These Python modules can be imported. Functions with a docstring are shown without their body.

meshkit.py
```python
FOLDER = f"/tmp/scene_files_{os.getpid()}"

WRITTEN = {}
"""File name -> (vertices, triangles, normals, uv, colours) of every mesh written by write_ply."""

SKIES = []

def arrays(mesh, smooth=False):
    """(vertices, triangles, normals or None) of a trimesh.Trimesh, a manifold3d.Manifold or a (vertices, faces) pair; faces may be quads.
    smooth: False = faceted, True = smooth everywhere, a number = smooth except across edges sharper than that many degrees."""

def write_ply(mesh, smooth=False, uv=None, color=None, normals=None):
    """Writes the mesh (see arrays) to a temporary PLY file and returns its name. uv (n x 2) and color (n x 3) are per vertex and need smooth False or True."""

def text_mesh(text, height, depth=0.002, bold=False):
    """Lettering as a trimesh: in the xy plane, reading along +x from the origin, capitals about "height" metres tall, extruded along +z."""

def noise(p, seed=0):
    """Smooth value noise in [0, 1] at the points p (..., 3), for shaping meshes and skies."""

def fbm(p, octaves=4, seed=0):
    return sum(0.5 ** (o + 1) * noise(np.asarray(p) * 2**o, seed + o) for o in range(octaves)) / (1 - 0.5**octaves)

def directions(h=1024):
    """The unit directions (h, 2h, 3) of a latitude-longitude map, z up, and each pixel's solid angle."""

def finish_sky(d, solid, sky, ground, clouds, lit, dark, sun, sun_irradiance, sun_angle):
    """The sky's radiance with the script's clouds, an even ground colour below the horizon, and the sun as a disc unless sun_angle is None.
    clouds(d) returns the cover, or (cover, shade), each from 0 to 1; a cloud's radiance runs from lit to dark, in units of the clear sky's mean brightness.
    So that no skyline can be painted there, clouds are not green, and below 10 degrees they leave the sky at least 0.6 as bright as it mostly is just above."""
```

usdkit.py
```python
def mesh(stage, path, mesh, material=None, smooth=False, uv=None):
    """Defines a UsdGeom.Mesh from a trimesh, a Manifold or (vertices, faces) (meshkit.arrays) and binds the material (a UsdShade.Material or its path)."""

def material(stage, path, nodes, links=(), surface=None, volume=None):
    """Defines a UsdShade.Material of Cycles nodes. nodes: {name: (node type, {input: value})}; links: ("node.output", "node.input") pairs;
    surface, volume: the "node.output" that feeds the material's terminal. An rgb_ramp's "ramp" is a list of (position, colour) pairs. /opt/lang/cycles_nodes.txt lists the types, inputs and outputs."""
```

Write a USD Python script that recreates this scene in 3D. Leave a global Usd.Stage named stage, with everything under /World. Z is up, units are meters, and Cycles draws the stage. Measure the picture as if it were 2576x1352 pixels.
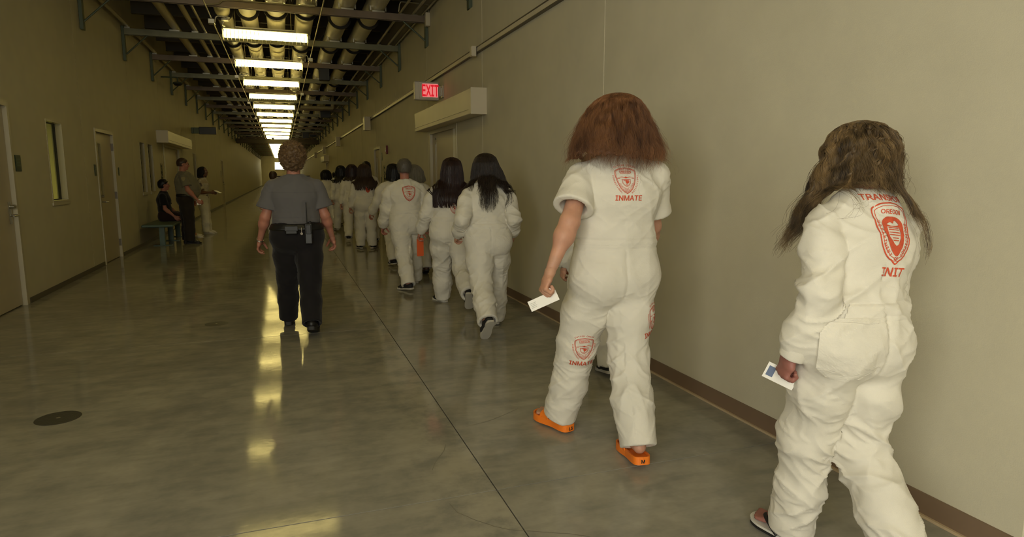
import math
import random
import numpy as np
import trimesh
import manifold3d
import shapely
import shapely.geometry as sg
import shapely.affinity as sa
from shapely.ops import unary_union
from scipy.spatial import cKDTree
from scipy.ndimage import map_coordinates
from pxr import Usd, UsdGeom, UsdLux, UsdShade, Gf, Sdf, Vt
import usdkit
import meshkit

stage = Usd.Stage.CreateInMemory()
UsdGeom.SetStageUpAxis(stage, UsdGeom.Tokens.z)
UsdGeom.SetStageMetersPerUnit(stage, 1.0)
UsdGeom.Xform.Define(stage, '/World')
stage.SetDefaultPrim(stage.GetPrimAtPath('/World'))
UsdGeom.Scope.Define(stage, '/World/Looks')

# ------------------------------------------------------------------ camera
# corridor runs along +y, x to the right, z up; eye 1.38 m above the floor
F_PX, CAM_H = 1618.0, 1.38
_fwd = np.array([710.0 - 1288.0, 676.0 - 442.0, F_PX])          # corridor direction seen by the camera (right, up, forward)
_Y = _fwd / np.linalg.norm(_fwd)
_p = math.atan2(676.0 - 442.0, F_PX)
_Z = np.array([0, math.cos(_p), -math.sin(_p)])
_X = -np.cross(_Y, _Z)
_R = np.stack([_X, _Y, _Z])                                      # world = _R @ (right, up, forward)
EXPOSURE = 0.0
cam = UsdGeom.Camera.Define(stage, '/World/camera')
_m = Gf.Matrix4d(1)
for _i, _v in enumerate((_R[:, 0], _R[:, 1], -_R[:, 2])):
    _m.SetRow(_i, Gf.Vec4d(*map(float, _v), 0))
_m.SetRow(3, Gf.Vec4d(0, 0, CAM_H, 1))
cam.AddTransformOp().Set(_m)
cam.CreateHorizontalApertureAttr(36.0)
cam.CreateVerticalApertureAttr(36.0 * 1352 / 2576)
cam.CreateFocalLengthAttr(36.0 * F_PX / 2576)
cam.CreateClippingRangeAttr(Gf.Vec2f(0.05, 400))
cam.CreateExposureAttr(EXPOSURE)

# ------------------------------------------------------------------ large lights
LAMP_COLOR, LAMP_STRENGTH = (1.0, 0.79, 0.25), 10.5              # the fluorescent lenses
# soft fill from behind the viewer: two added area lights in made-up, unseen openings
for _n, _w, _h, _i, _t, _r in (('added_side_light', 3.3, 2.3, 8.2, (-2.70, -2.2, 2.25), (0, -90, 0)), ('added_rear_light', 2.1, 3.4, 8.0, (-1.35, -4.85, 2.45), (90, 0, 0))):
    fill_light = UsdLux.RectLight.Define(stage, '/World/' + _n)
    fill_light.CreateWidthAttr(_h if _n == 'added_side_light' else _w)
    fill_light.CreateHeightAttr(_w if _n == 'added_side_light' else _h)
    fill_light.CreateColorAttr(Gf.Vec3f(1.0, 0.97, 0.845))
    fill_light.CreateIntensityAttr(_i)
    fill_light.AddTranslateOp().Set(Gf.Vec3d(*_t))
    fill_light.AddRotateXYZOp().Set(Gf.Vec3f(*_r))                      # RectLight shines along its -z

# ------------------------------------------------------------------ helpers
XR, XL, YN, YF = 2.41, -2.66, -5.0, 96.0
_names = {}


def free_name(parent, name):
    k = (parent, name)
    n = _names.get(k, 0)
    _names[k] = n + 1
    return name if n == 0 else f'{name}_{n:03d}'


def tag(prim, label=None, cat=None, group=None, kind=None):
    p = prim.GetPrim() if hasattr(prim, 'GetPrim') else prim
    for k, v in (('label', label), ('category', cat), ('group', group), ('kind', kind)):
        if v:
            p.SetCustomDataByKey(k, v)
    return p


def path_of(parent):
    if parent is None:
        return '/World'
    return str(parent.GetPath())


def thing(name, label=None, cat=None, loc=(0, 0, 0), rotz=0.0, group=None, kind=None, parent=None):
    pp = path_of(parent)
    x = UsdGeom.Xform.Define(stage, f'{pp}/{free_name(pp, name)}')
    x.AddTranslateOp().Set(Gf.Vec3d(*map(float, loc)))
    if rotz:
        x.AddRotateZOp().Set(float(rotz))
    return tag(x, label, cat, group, kind)


def obj(name, mesh, material, parent=None, smooth=False, label=None, cat=None, group=None, kind=None, uv=None):
    pp = path_of(parent)
    m = usdkit.mesh(stage, f'{pp}/{free_name(pp, name)}', mesh, material, smooth=smooth, uv=uv)
    return tag(m, label, cat, group, kind)


def copy_of(src, loc, rotz=0.0, label=None, cat=None, group=None, name=None):
    name = name or src.GetName()
    x = UsdGeom.Xform.Define(stage, f'/World/{free_name("/World", name)}')
    x.GetPrim().GetReferences().AddInternalReference(src.GetPath())
    x.ClearXformOpOrder()
    for op in x.GetPrim().GetAttributes():
        pass
    x.AddTranslateOp(UsdGeom.XformOp.PrecisionDouble).Set(Gf.Vec3d(*map(float, loc)))
    if rotz:
        x.AddRotateZOp().Set(float(rotz))
    p = x.GetPrim()
    p.SetInstanceable(True)
    d = src.GetCustomData()
    return tag(p, label or d.get('label'), cat or d.get('category'), group or d.get('group'))


def box(x0, x1, y0, y1, z0, z1, bevel=0.0):
    e = np.array([x1 - x0, y1 - y0, z1 - z0], float)
    c = [(x0 + x1) / 2, (y0 + y1) / 2, (z0 + z1) / 2]
    if bevel <= 0:
        b = trimesh.creation.box(e)
    else:
        r = min(bevel, e.min() * 0.49)
        pts = []
        for sx in (-1, 1):
            for sy in (-1, 1):
                for sz in (-1, 1):
                    q = np.array([sx, sy, sz]) * e / 2
                    for ax in range(3):
                        d = np.array([sx, sy, sz]) * r
                        d[ax] = 0
                        pts.append(q - d)
        b = trimesh.convex.convex_hull(np.array(pts))
    b.apply_translation(c)
    return b


def join(ms):
    return trimesh.util.concatenate([m for m in ms if m is not None])


def cyl(a, b, r, n=16, r2=None):
    a, b = np.asarray(a, float), np.asarray(b, float)
    return tube([a, b], [r, r if r2 is None else r2], n)


def tube(pts, r, n=10, cap=True):
    p = np.asarray(pts, float)
    k = len(p)
    r = np.broadcast_to(np.asarray(r, float), (k,))
    t = np.gradient(p, axis=0)
    t /= np.linalg.norm(t, axis=1, keepdims=True) + 1e-12
    ref = np.array([0, 0, 1.0]) if abs(t[0, 2]) < 0.9 else np.array([1.0, 0, 0])
    A, B = [], []
    a = np.cross(t[0], ref)
    a /= np.linalg.norm(a)
    for i in range(k):
        a = a - t[i] * (a @ t[i])
        a /= np.linalg.norm(a) + 1e-12
        A.append(a.copy())
        B.append(np.cross(t[i], a))
    A, B = np.array(A), np.array(B)
    g = np.arange(n) * 2 * np.pi / n
    v = p[:, None] + r[:, None, None] * (np.cos(g)[None, :, None] * A[:, None] + np.sin(g)[None, :, None] * B[:, None])
    v = v.reshape(-1, 3)
    f = []
    for i in range(k - 1):
        for j in range(n):
            q = (i * n + j, i * n + (j + 1) % n, (i + 1) * n + (j + 1) % n, (i + 1) * n + j)
            f += [(q[0], q[1], q[2]), (q[0], q[2], q[3])]
    if cap:
        v = np.vstack([v, p[:1], p[-1:]])
        c0, c1 = k * n, k * n + 1
        for j in range(n):
            f.append((c0, (j + 1) % n, j))
            f.append((c1, (k - 1) * n + j, (k - 1) * n + (j + 1) % n))
    return trimesh.Trimesh(v, np.array(f), process=False)


def lathe(profile, n=24, axis='z'):
    pr = np.asarray(profile, float)
    g = np.arange(n) * 2 * np.pi / n
    v = np.stack([pr[:, None, 0] * np.cos(g), pr[:, None, 0] * np.sin(g), np.repeat(pr[:, 1:2], n, 1)], -1).reshape(-1, 3)
    f = []
    for i in range(len(pr) - 1):
        for j in range(n):
            a, b, c, d = i * n + j, i * n + (j + 1) % n, (i + 1) * n + (j + 1) % n, (i + 1) * n + j
            f += [(a, b, c), (a, c, d)]
    m = trimesh.Trimesh(v, np.array(f), process=False)
    return m


def extrude(poly, h):
    ps = poly.geoms if hasattr(poly, 'geoms') else [poly]
    return join([trimesh.creation.extrude_polygon(p, h, engine='earcut') for p in ps if p.area > 1e-9])


def on_wall(mesh, side, x):
    """(u = y along the wall, v = z, w = depth out of the wall face at x) to the room."""
    v = np.array(mesh.vertices)
    s = 1 if side == 'left' else -1
    w = np.stack([x + s * v[:, 2], v[:, 0], v[:, 1]], 1)
    f = np.array(mesh.faces)
    m = trimesh.Trimesh(w, f, process=False)
    # (u,v,w)->(y,z,x) is an even permutation; mirrored on the right wall
    return m if s == 1 else trimesh.Trimesh(w, f[:, ::-1], process=False)


def lin(c):
    """sRGB 0..255 to linear"""
    c = np.asarray(c, float) / 255.0
    return tuple(np.where(c <= 0.04045, c / 12.92, ((c + 0.055) / 1.055) ** 2.4))


_mats = {}


def mat(name, color, rough=0.5, metal=0.0, spec=0.5, vary=0.0, vscale=6.0, bump=0.0, bscale=60.0, emit=None, strength=0.0, coat=0.0, stretch=None, **kw):
    if name in _mats:
        return _mats[name]
    n = {'p': ('principled_bsdf', {'base_color': color, 'roughness': rough, 'metallic': metal, 'specular_ior_level': spec, 'coat_weight': coat, **kw})}
    l = []
    if emit is not None:
        n['p'][1]['emission_color'] = emit
        n['p'][1]['emission_strength'] = strength
    src = None
    if vary or bump:
        n['tc'] = ('texture_coordinate', {})
        src = 'tc.object'
        if stretch is not None:
            n['mp'] = ('mapping', {'scale': stretch})
            l.append(('tc.object', 'mp.vector'))
            src = 'mp.vector'
    if vary:
        n['nz'] = ('noise_texture', {'scale': vscale, 'detail': 5.0, 'roughness': 0.6})
        c = np.array(color)
        n['rp'] = ('rgb_ramp', {'ramp': [(0.25, tuple(c * (1 - vary))), (0.75, tuple(np.minimum(c * (1 + vary), 1)))]})
        l += [(src, 'nz.vector'), ('nz.fac', 'rp.fac'), ('rp.color', 'p.base_color')]
    if bump:
        n['bn'] = ('noise_texture', {'scale': bscale, 'detail': 4.0})
        n['bp'] = ('bump', {'strength': bump, 'distance': 0.01})
        l += [(src, 'bn.vector'), ('bn.fac', 'bp.height'), ('bp.normal', 'p.normal')]
    _mats[name] = usdkit.material(stage, f'/World/Looks/{name}', n, l, surface='p.BSDF')
    return _mats[name]


def smooth_path(pts, n=12):
    """Catmull-Rom through the points."""
    p = np.asarray(pts, float)
    q = np.vstack([2 * p[0] - p[1], p, 2 * p[-1] - p[-2]])
    out = []
    for i in range(1, len(q) - 2):
        for t in np.linspace(0, 1, n, endpoint=False):
            a, b, c, d = q[i - 1], q[i], q[i + 1], q[i + 2]
            out.append(0.5 * (2 * b + (c - a) * t + (2 * a - 5 * b + 4 * c - d) * t * t + (3 * b - a - 3 * c + d) * t ** 3))
    out.append(p[-1])
    return np.array(out)


GLYPHS = {}


def text2d(text, height, bold=True):
    """Lettering as one shapely shape, centred, capitals `height` tall."""
    key = (text, bold)
    if key not in GLYPHS:
        m = meshkit.text_mesh(text, 1.0, depth=1.0, bold=bold)
        top = m.vertices[:, 2] > 0.5
        tri = m.faces[top[m.faces].all(1)]
        polys = [sg.Polygon(m.vertices[t][:, :2]) for t in tri]
        g = unary_union([p.buffer(1e-4) for p in polys if p.area > 1e-10])
        x0, y0, x1, y1 = g.bounds
        GLYPHS[key] = sa.translate(g, -(x0 + x1) / 2, -(y0 + y1) / 2)
    return sa.scale(GLYPHS[key], height, height, origin=(0, 0))

# ------------------------------------------------------------------ materials of the setting
def floor_material():
    n = {
        'tc': ('texture_coordinate', {}),
        'm1': ('mapping', {'scale': (1.0, 1.0, 1.0)}),
        'big': ('noise_texture', {'scale': 0.9, 'detail': 6.0, 'roughness': 0.62, 'distortion': 0.6}),
        'mid': ('noise_texture', {'scale': 4.5, 'detail': 6.0, 'roughness': 0.65}),
        'm2': ('mapping', {'scale': (2.2, 7.0, 1.0)}),
        'str': ('noise_texture', {'scale': 1.6, 'detail': 5.0, 'roughness': 0.6, 'distortion': 0.3}),
        'r1': ('rgb_ramp', {'ramp': [(0.30, (0.268, 0.255, 0.212)), (0.52, (0.342, 0.324, 0.268)), (0.75, (0.415, 0.392, 0.324))]}),
        'r2': ('rgb_ramp', {'ramp': [(0.30, (0.62, 0.64, 0.66)), (0.62, (1.0, 1.0, 1.0))]}),
        'r3': ('rgb_ramp', {'ramp': [(0.33, (0.70, 0.71, 0.72)), (0.60, (1.05, 1.03, 1.0))]}),
        'mx': ('mix_color', {'blend_type': 'multiply', 'fac': 0.7}),
        'my': ('mix_color', {'blend_type': 'multiply', 'fac': 0.5}),
        'rr': ('rgb_ramp', {'ramp': [(0.3, (0.11, 0.11, 0.11)), (0.7, (0.06, 0.06, 0.06))]}),
        'fine': ('noise_texture', {'scale': 26.0, 'detail': 4.0}),
        'bp': ('bump', {'strength': 0.016, 'distance': 0.01}),
        'sx': ('separate_xyz', {}), 'b1': ('map_range', {'range_type': 'smoothstep', 'from_min': 0.30, 'from_max': 0.80, 'clamp': True}), 'b2': ('map_range', {'range_type': 'linear', 'from_min': 0.84, 'from_max': 0.82, 'clamp': True}),
        'bn': ('map_range', {'range_type': 'smoothstep', 'from_min': 0.38, 'from_max': 0.62, 'clamp': True}), 'bm': ('math', {'math_type': 'multiply'}), 'bq': ('math', {'math_type': 'multiply'}), 'bh': ('math', {'math_type': 'multiply', 'value2': 0.55}),
        'dust': ('mix_color', {'blend_type': 'mix', 'b': (0.40, 0.37, 0.285)}),
        'p': ('principled_bsdf', {'specular_ior_level': 0.17, 'coat_weight': 0.0, 'coat_roughness': 0.07}),
    }
    l = [('tc.object', 'm1.vector'), ('m1.vector', 'big.vector'), ('m1.vector', 'mid.vector'), ('tc.object', 'm2.vector'), ('m2.vector', 'str.vector'),
         ('big.fac', 'r1.fac'), ('mid.fac', 'r2.fac'), ('str.fac', 'r3.fac'), ('r1.color', 'mx.a'), ('r2.color', 'mx.b'), ('mx.result', 'my.a'), ('r3.color', 'my.b'),
         ('tc.object', 'sx.vector'), ('sx.x', 'b1.value'), ('sx.x', 'b2.value'), ('mid.fac', 'bn.value'), ('b1.result', 'bm.value1'), ('b2.result', 'bm.value2'), ('bm.value', 'bq.value1'), ('bn.result', 'bq.value2'), ('bq.value', 'bh.value1'), ('bh.value', 'dust.fac'), ('my.result', 'dust.a'), ('dust.result', 'p.base_color'), ('mid.fac', 'rr.fac'), ('rr.color', 'p.roughness'), ('m1.vector', 'fine.vector'), ('fine.fac', 'bp.height'), ('bp.normal', 'p.normal')]
    return usdkit.material(stage, '/World/Looks/polished_concrete', n, l, surface='p.BSDF')


M_FLOOR = floor_material()
M_JOINT = mat('floor_joint', (0.085, 0.076, 0.056), 0.85)
M_CRACK = mat('hairline_crack', (0.17, 0.155, 0.12), 0.7)
M_WALL = mat('painted_panel', (0.58, 0.54, 0.405), 0.62, spec=0.3, vary=0.05, vscale=3.0, bump=0.10, bscale=220.0)
M_CAULK = mat('caulk', (0.74, 0.69, 0.54), 0.6)
M_TRIMDARK = mat('rubber_base', (0.20, 0.135, 0.085), 0.5, spec=0.4, vary=0.08)
M_TRIMTOE = mat('base_toe', (0.52, 0.40, 0.25), 0.45)
M_BASEL = mat('rubber_base_dark', (0.10, 0.085, 0.06), 0.5)
M_DECK = mat('roof_deck', (0.095, 0.085, 0.065), 0.75, vary=0.2, vscale=2.0)
M_JOIST = mat('joist_steel', (0.11, 0.095, 0.07), 0.6)
M_DOOR = mat('door_paint', (0.53, 0.47, 0.35), 0.45, spec=0.4, vary=0.03)
M_FRAME = mat('door_frame_paint', (0.50, 0.46, 0.34), 0.4, spec=0.4)
M_DARK = mat('dark_gap', (0.02, 0.02, 0.02), 0.8)
M_STEEL = mat('brushed_steel', (0.55, 0.54, 0.50), 0.28, metal=1.0)
M_BRONZE = mat('bronze_steel', (0.14, 0.12, 0.09), 0.4, metal=0.7)
M_BLACK = mat('black_plastic', (0.015, 0.015, 0.016), 0.4)
M_GREENSIGN = mat('green_plate', (0.012, 0.045, 0.032), 0.35)
M_WHITE = mat('white_paint', (0.75, 0.73, 0.66), 0.45)
M_HEADER = mat('header_paint', (0.58, 0.52, 0.39), 0.4, spec=0.45, vary=0.03)


def glass_material():
    n = {'t': ('transparent_bsdf', {'color': (0.90, 0.95, 0.90)}), 'g': ('glossy_bsdf', {'color': (0.9, 0.95, 0.9), 'roughness': 0.02}), 'f': ('fresnel', {'IOR': 1.45}), 'geo': ('geometry', {}),
         'inv': ('math', {'math_type': 'subtract', 'value1': 1.0}), 'mu': ('math', {'math_type': 'multiply'}), 'm': ('mix_closure', {})}
    return usdkit.material(stage, '/World/Looks/window_glass', n, [('geo.backfacing', 'inv.value2'), ('inv.value', 'mu.value1'), ('f.fac', 'mu.value2'), ('mu.value', 'm.fac'), ('t.BSDF', 'm.closure1'), ('g.BSDF', 'm.closure2')], surface='m.closure')


M_GLASS = glass_material()

# ------------------------------------------------------------------ floor: slabs with sawn joints
floor = thing('floor', 'polished grey-green concrete corridor floor with sawn joints', kind='structure')
obj('floor_bed', box(XL - 0.3, XR + 0.3, YN, YF, -0.25, -0.012), M_JOINT, floor)
JX, G = 0.83, 0.003
ys = [YN] + [2.55 + 3.26 * k for k in range(-2, 29) if YN < 2.55 + 3.26 * k < YF] + [YF]
for a, b in zip(ys[:-1], ys[1:]):
    for c, d in ((XL - 0.15, JX), (JX, XR + 0.15)):
        obj('slab', box(c + G, d - G, a + G, b - G, -0.2, 0.0, 0.0), M_FLOOR, floor)

# hairline cracks beside the long joint, running off it into the bays
for pts in ([(1.10, 2.03), (1.02, 2.10), (0.90, 2.16), (0.76, 2.24), (0.68, 2.33), (0.62, 2.42), (0.60, 2.50)], [(0.60, 2.83), (0.64, 2.92), (0.70, 3.02), (0.73, 3.10)], [(0.90, 3.30), (1.05, 3.34), (1.26, 3.46)]):
    q = smooth_path(np.array([(a, b, 0.0) for a, b in pts]), 6)
    q[:, :2] += 0.006 * (meshkit.noise(q * 40, 3)[:, None] - 0.5)
    tn = np.gradient(q, axis=0)
    tn /= np.linalg.norm(tn, axis=1, keepdims=True)
    nn = np.stack([-tn[:, 1], tn[:, 0], 0 * tn[:, 0]], 1) * 0.0016
    k = len(q)
    vv = np.vstack([q + nn + [0, 0, 0.0004], q - nn + [0, 0, 0.0004]])
    ff = [(i + k, i + k + 1, i + 1) for i in range(k - 1)] + [(i + k, i + 1, i) for i in range(k - 1)]
    obj('hairline_crack', trimesh.Trimesh(vv, np.array(ff), process=False), M_CRACK, floor)

# ------------------------------------------------------------------ walls
ZP = 3.53                                                       # top of the panels
DOOR_R = [(9.20, 11.05, 0.0, 2.13), (17.0, 18.15, 0.0, 2.12), (37.0, 38.9, 0.0, 2.13)]
OPEN_L = [(-3.9, -0.5, 1.05, 3.45), (7.22, 8.20, 0.0, 2.14), (9.33, 9.95, 1.05, 2.06), (11.48, 12.64, 0.0, 2.10), (14.78, 15.28, 1.02, 2.06), (15.62, 16.16, 1.02, 2.06),  # first opening is made up, it holds the added side light
          (17.55, 20.1, 0.0, 2.13), (23.0, 23.7, 0.9, 2.1), (33.0, 34.1, 0.0, 2.1)]


def wall(side, x, y_first, openings, top):
    w = thing(f'wall_{side}', f'long beige painted panel wall on the {side} side of the corridor', kind='structure')
    ks = [YN] + [y_first + 3.27 * k for k in range(-4, 32) if YN + 0.3 < y_first + 3.27 * k < YF - 0.3] + [YF]
    for a, b in zip(ks[:-1], ks[1:]):
        p = sg.box(a + 0.006, 0.0, b - 0.006, top)
        for y0, y1, z0, z1 in openings:
            p = p.difference(sg.box(y0, z0, y1, z1))
        m = extrude(p, 0.12)
        m.apply_translation([0, 0, -0.12])
        obj('panel', on_wall(m, side, x), M_WALL, w)
        if b < YF:
            lo = max([z1 for y0, y1, z0, z1 in openings if y0 - 0.02 < b < y1 + 0.02] + [0.0])
            c = trimesh.creation.box([0.014, top - lo, 0.10])
            c.apply_translation([b, (top + lo) / 2, -0.053])
            obj('caulk_joint', on_wall(c, side, x), M_CAULK, w)
    s = 1 if side == 'left' else -1
    return w


wr = wall('right', XR, 4.66, DOOR_R, ZP)
obj('upper_band', box(XR + 0.05, XR + 0.2, YN, YF, ZP, 5.0), M_WALL, wr)
wl = wall('left', XL, 10.85, OPEN_L, 5.0)
wb = thing('wall_front', 'end wall far down the corridor', kind='structure')
m = extrude(sg.box(XL, 0, XR, 5.0).difference(sg.box(-0.9, 0.0, 0.6, 3.2)), 0.15)
m.vertices = np.stack([m.vertices[:, 0], YF - 0.05 + m.vertices[:, 2], m.vertices[:, 1]], 1)
m.faces = m.faces[:, ::-1]
obj('panel', m, M_WALL, wb)
wk = thing('wall_back', 'unseen wall behind the viewer around the opening for the added rear light', kind='structure')
m = extrude(sg.box(XL, 0, XR, 5.0).difference(sg.box(-2.45, 0.7, -0.25, 4.2)), 0.15)  # opening made up to let in the added rear light
m.vertices = np.stack([m.vertices[:, 0], YN - 0.1 + m.vertices[:, 2], m.vertices[:, 1]], 1)
m.faces = m.faces[:, ::-1]
obj('panel', m, M_WALL, wk)

ceiling = thing('ceiling', 'dark metal roof deck above the pipes', kind='structure')
obj('deck', box(XL - 0.3, XR + 0.3, YN, YF, 5.0, 5.15), M_DECK, ceiling)
k = 0
y = -4.0
while y < YF - 1:
    jm = join([box(XL, XR, y - 0.05, y + 0.05, 4.55, 4.57), box(XL, XR, y - 0.006, y + 0.006, 4.55, 5.0), box(XL, XR, y - 0.05, y + 0.05, 4.97, 5.0)])
    obj('joist', jm, M_JOIST, ceiling)
    y += 1.36

# baseboards
br = thing('baseboard_right', 'brown rubber baseboard with a tan toe along the right wall', kind='structure')


def base_runs(openings):
    cuts = sorted([(a - 0.06, b + 0.06) for a, b, z0, z1 in openings if z0 == 0])
    y, out = YN, []
    for a, b in cuts:
        out.append((y, a))
        y = b
    out.append((y, YF))
    return out


for a, b in base_runs(DOOR_R):
    obj('cove_strip', box(XR - 0.010, XR - 0.0005, a, b, 0.012, 0.098), M_TRIMDARK, br)
    obj('toe_strip', box(XR - 0.022, XR - 0.0005, a, b, 0.0005, 0.012), M_TRIMTOE, br)
bl = thing('baseboard_left', 'low dark baseboard along the left wall', kind='structure')
for a, b in base_runs(OPEN_L):
    obj('cove_strip', box(XL + 0.0005, XL + 0.010, a, b, 0.0005, 0.06), M_BASEL, bl)

# raceway high on the right wall
rc = thing('trim_1', 'horizontal cable raceway high on the right wall', kind='structure')
obj('raceway', box(XR - 0.035, XR - 0.0005, YN, YF, 2.915, 2.968), M_HEADER, rc)
obj('raceway_lip', box(XR - 0.045, XR - 0.0005, YN, YF, 2.968, 2.976), M_BRONZE, rc)
obj('raceway_lip', box(XR - 0.045, XR - 0.0005, YN, YF, 2.907, 2.915), M_BRONZE, rc)


# ------------------------------------------------------------------ doors and windows
def wall_box(side, x, y0, y1, z0, z1, w0, w1, bevel=0.0):
    """a box on a wall: w = distance out of the wall face into the corridor"""
    return box(x + w0, x + w1, y0, y1, z0, z1, bevel) if side == 'left' else box(x - w1, x - w0, y0, y1, z0, z1, bevel)


def frame_around(side, x, y0, y1, z0, z1, fw, w0, w1, sill=True):
    p = sg.box(y0, z0, y1, z1).difference(sg.box(y0 + fw, z0 + (fw if sill else -1), y1 - fw, z1 - fw))
    m = extrude(p, w1 - w0)
    m.apply_translation([0, 0, w0])
    return on_wall(m, side, x)


def swing_door(n, side, x, y0, y1, top, label, lite=None, lever_y=None, hinge_y=None):
    d = thing(f'door_{n}', label, kind='structure')
    obj('door_frame', frame_around(side, x, y0, y1, 0.0, top, 0.05, -0.12, 0.012, sill=False), M_FRAME, d)
    p = sg.box(y0 + 0.056, 0.012, y1 - 0.056, top - 0.056)
    if lite:
        p = p.difference(sg.box(*lite))
    m = extrude(p, 0.045)
    m.apply_translation([0, 0, -0.075])
    leaf = obj('door_leaf', on_wall(m, side, x), M_DOOR, d)
    obj('door_stop', wall_box(side, x, y0 + 0.05, y1 - 0.05, 0.0, top - 0.05, -0.12, -0.10), M_DARK, d)
    if lite:
        a, b, c, e = lite
        obj('glass_pane', wall_box(side, x, a + 0.002, c - 0.002, b + 0.002, e - 0.002, -0.06, -0.054), M_GLASS, leaf)
        obj('lite_frame', frame_around(side, x, a - 0.02, c + 0.02, b - 0.02, e + 0.02, 0.022, -0.075, -0.026), M_FRAME, leaf)
    if lever_y:
        z = 0.97
        rose = wall_box(side, x, lever_y - 0.03, lever_y + 0.03, z - 0.09, z + 0.14, -0.03, -0.022, 0.004)
        o = -0.022
        sx = 1 if side == 'left' else -1
        c = lambda w, yy, zz: (x + sx * w, yy, zz)
        toward = 1 if lever_y > (y0 + y1) / 2 else -1
        lv = join([cyl(c(-0.022, lever_y, z), c(0.045, lever_y, z), 0.011, 12), tube([c(0.04, lever_y, z), c(0.045, lever_y - toward * 0.03, z), c(0.045, lever_y - toward * 0.13, z - 0.004)], [0.011, 0.01, 0.008], 10)])
        lock = cyl(c(-0.022, lever_y, z + 0.09), c(0.02, lever_y, z + 0.09), 0.02, 16)
        obj('lock_plate', rose, M_STEEL, leaf)
        obj('lever_handle', lv, M_STEEL, leaf, smooth=40)
        obj('lock_cylinder', lock, M_STEEL, leaf, smooth=40)
    if hinge_y:
        for z in (0.25, 1.05, 1.85):
            obj('hinge', wall_box(side, x, hinge_y - 0.012, hinge_y + 0.012, z - 0.06, z + 0.06, -0.03, 0.006), M_BRONZE, d)
    return d


swing_door(1, 'left', XL, 7.22, 8.20, 2.14, 'beige steel door with a lever handle at the near end of the left wall', lever_y=8.06)
swing_door(2, 'left', XL, 11.48, 12.64, 2.10, 'beige steel door with a narrow glass lite on the left wall', lite=(11.74, 1.06, 11.90, 1.88), lever_y=11.66, hinge_y=12.60)
swing_door(4, 'right', XR, 17.0, 18.15, 2.12, 'plain beige steel door on the right wall behind the group', lite=(17.8, 1.0, 17.92, 1.85), lever_y=17.95)
swing_door(5, 'left', XL, 33.0, 34.1, 2.10, 'distant beige steel door on the left wall', lever_y=33.9)


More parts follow.
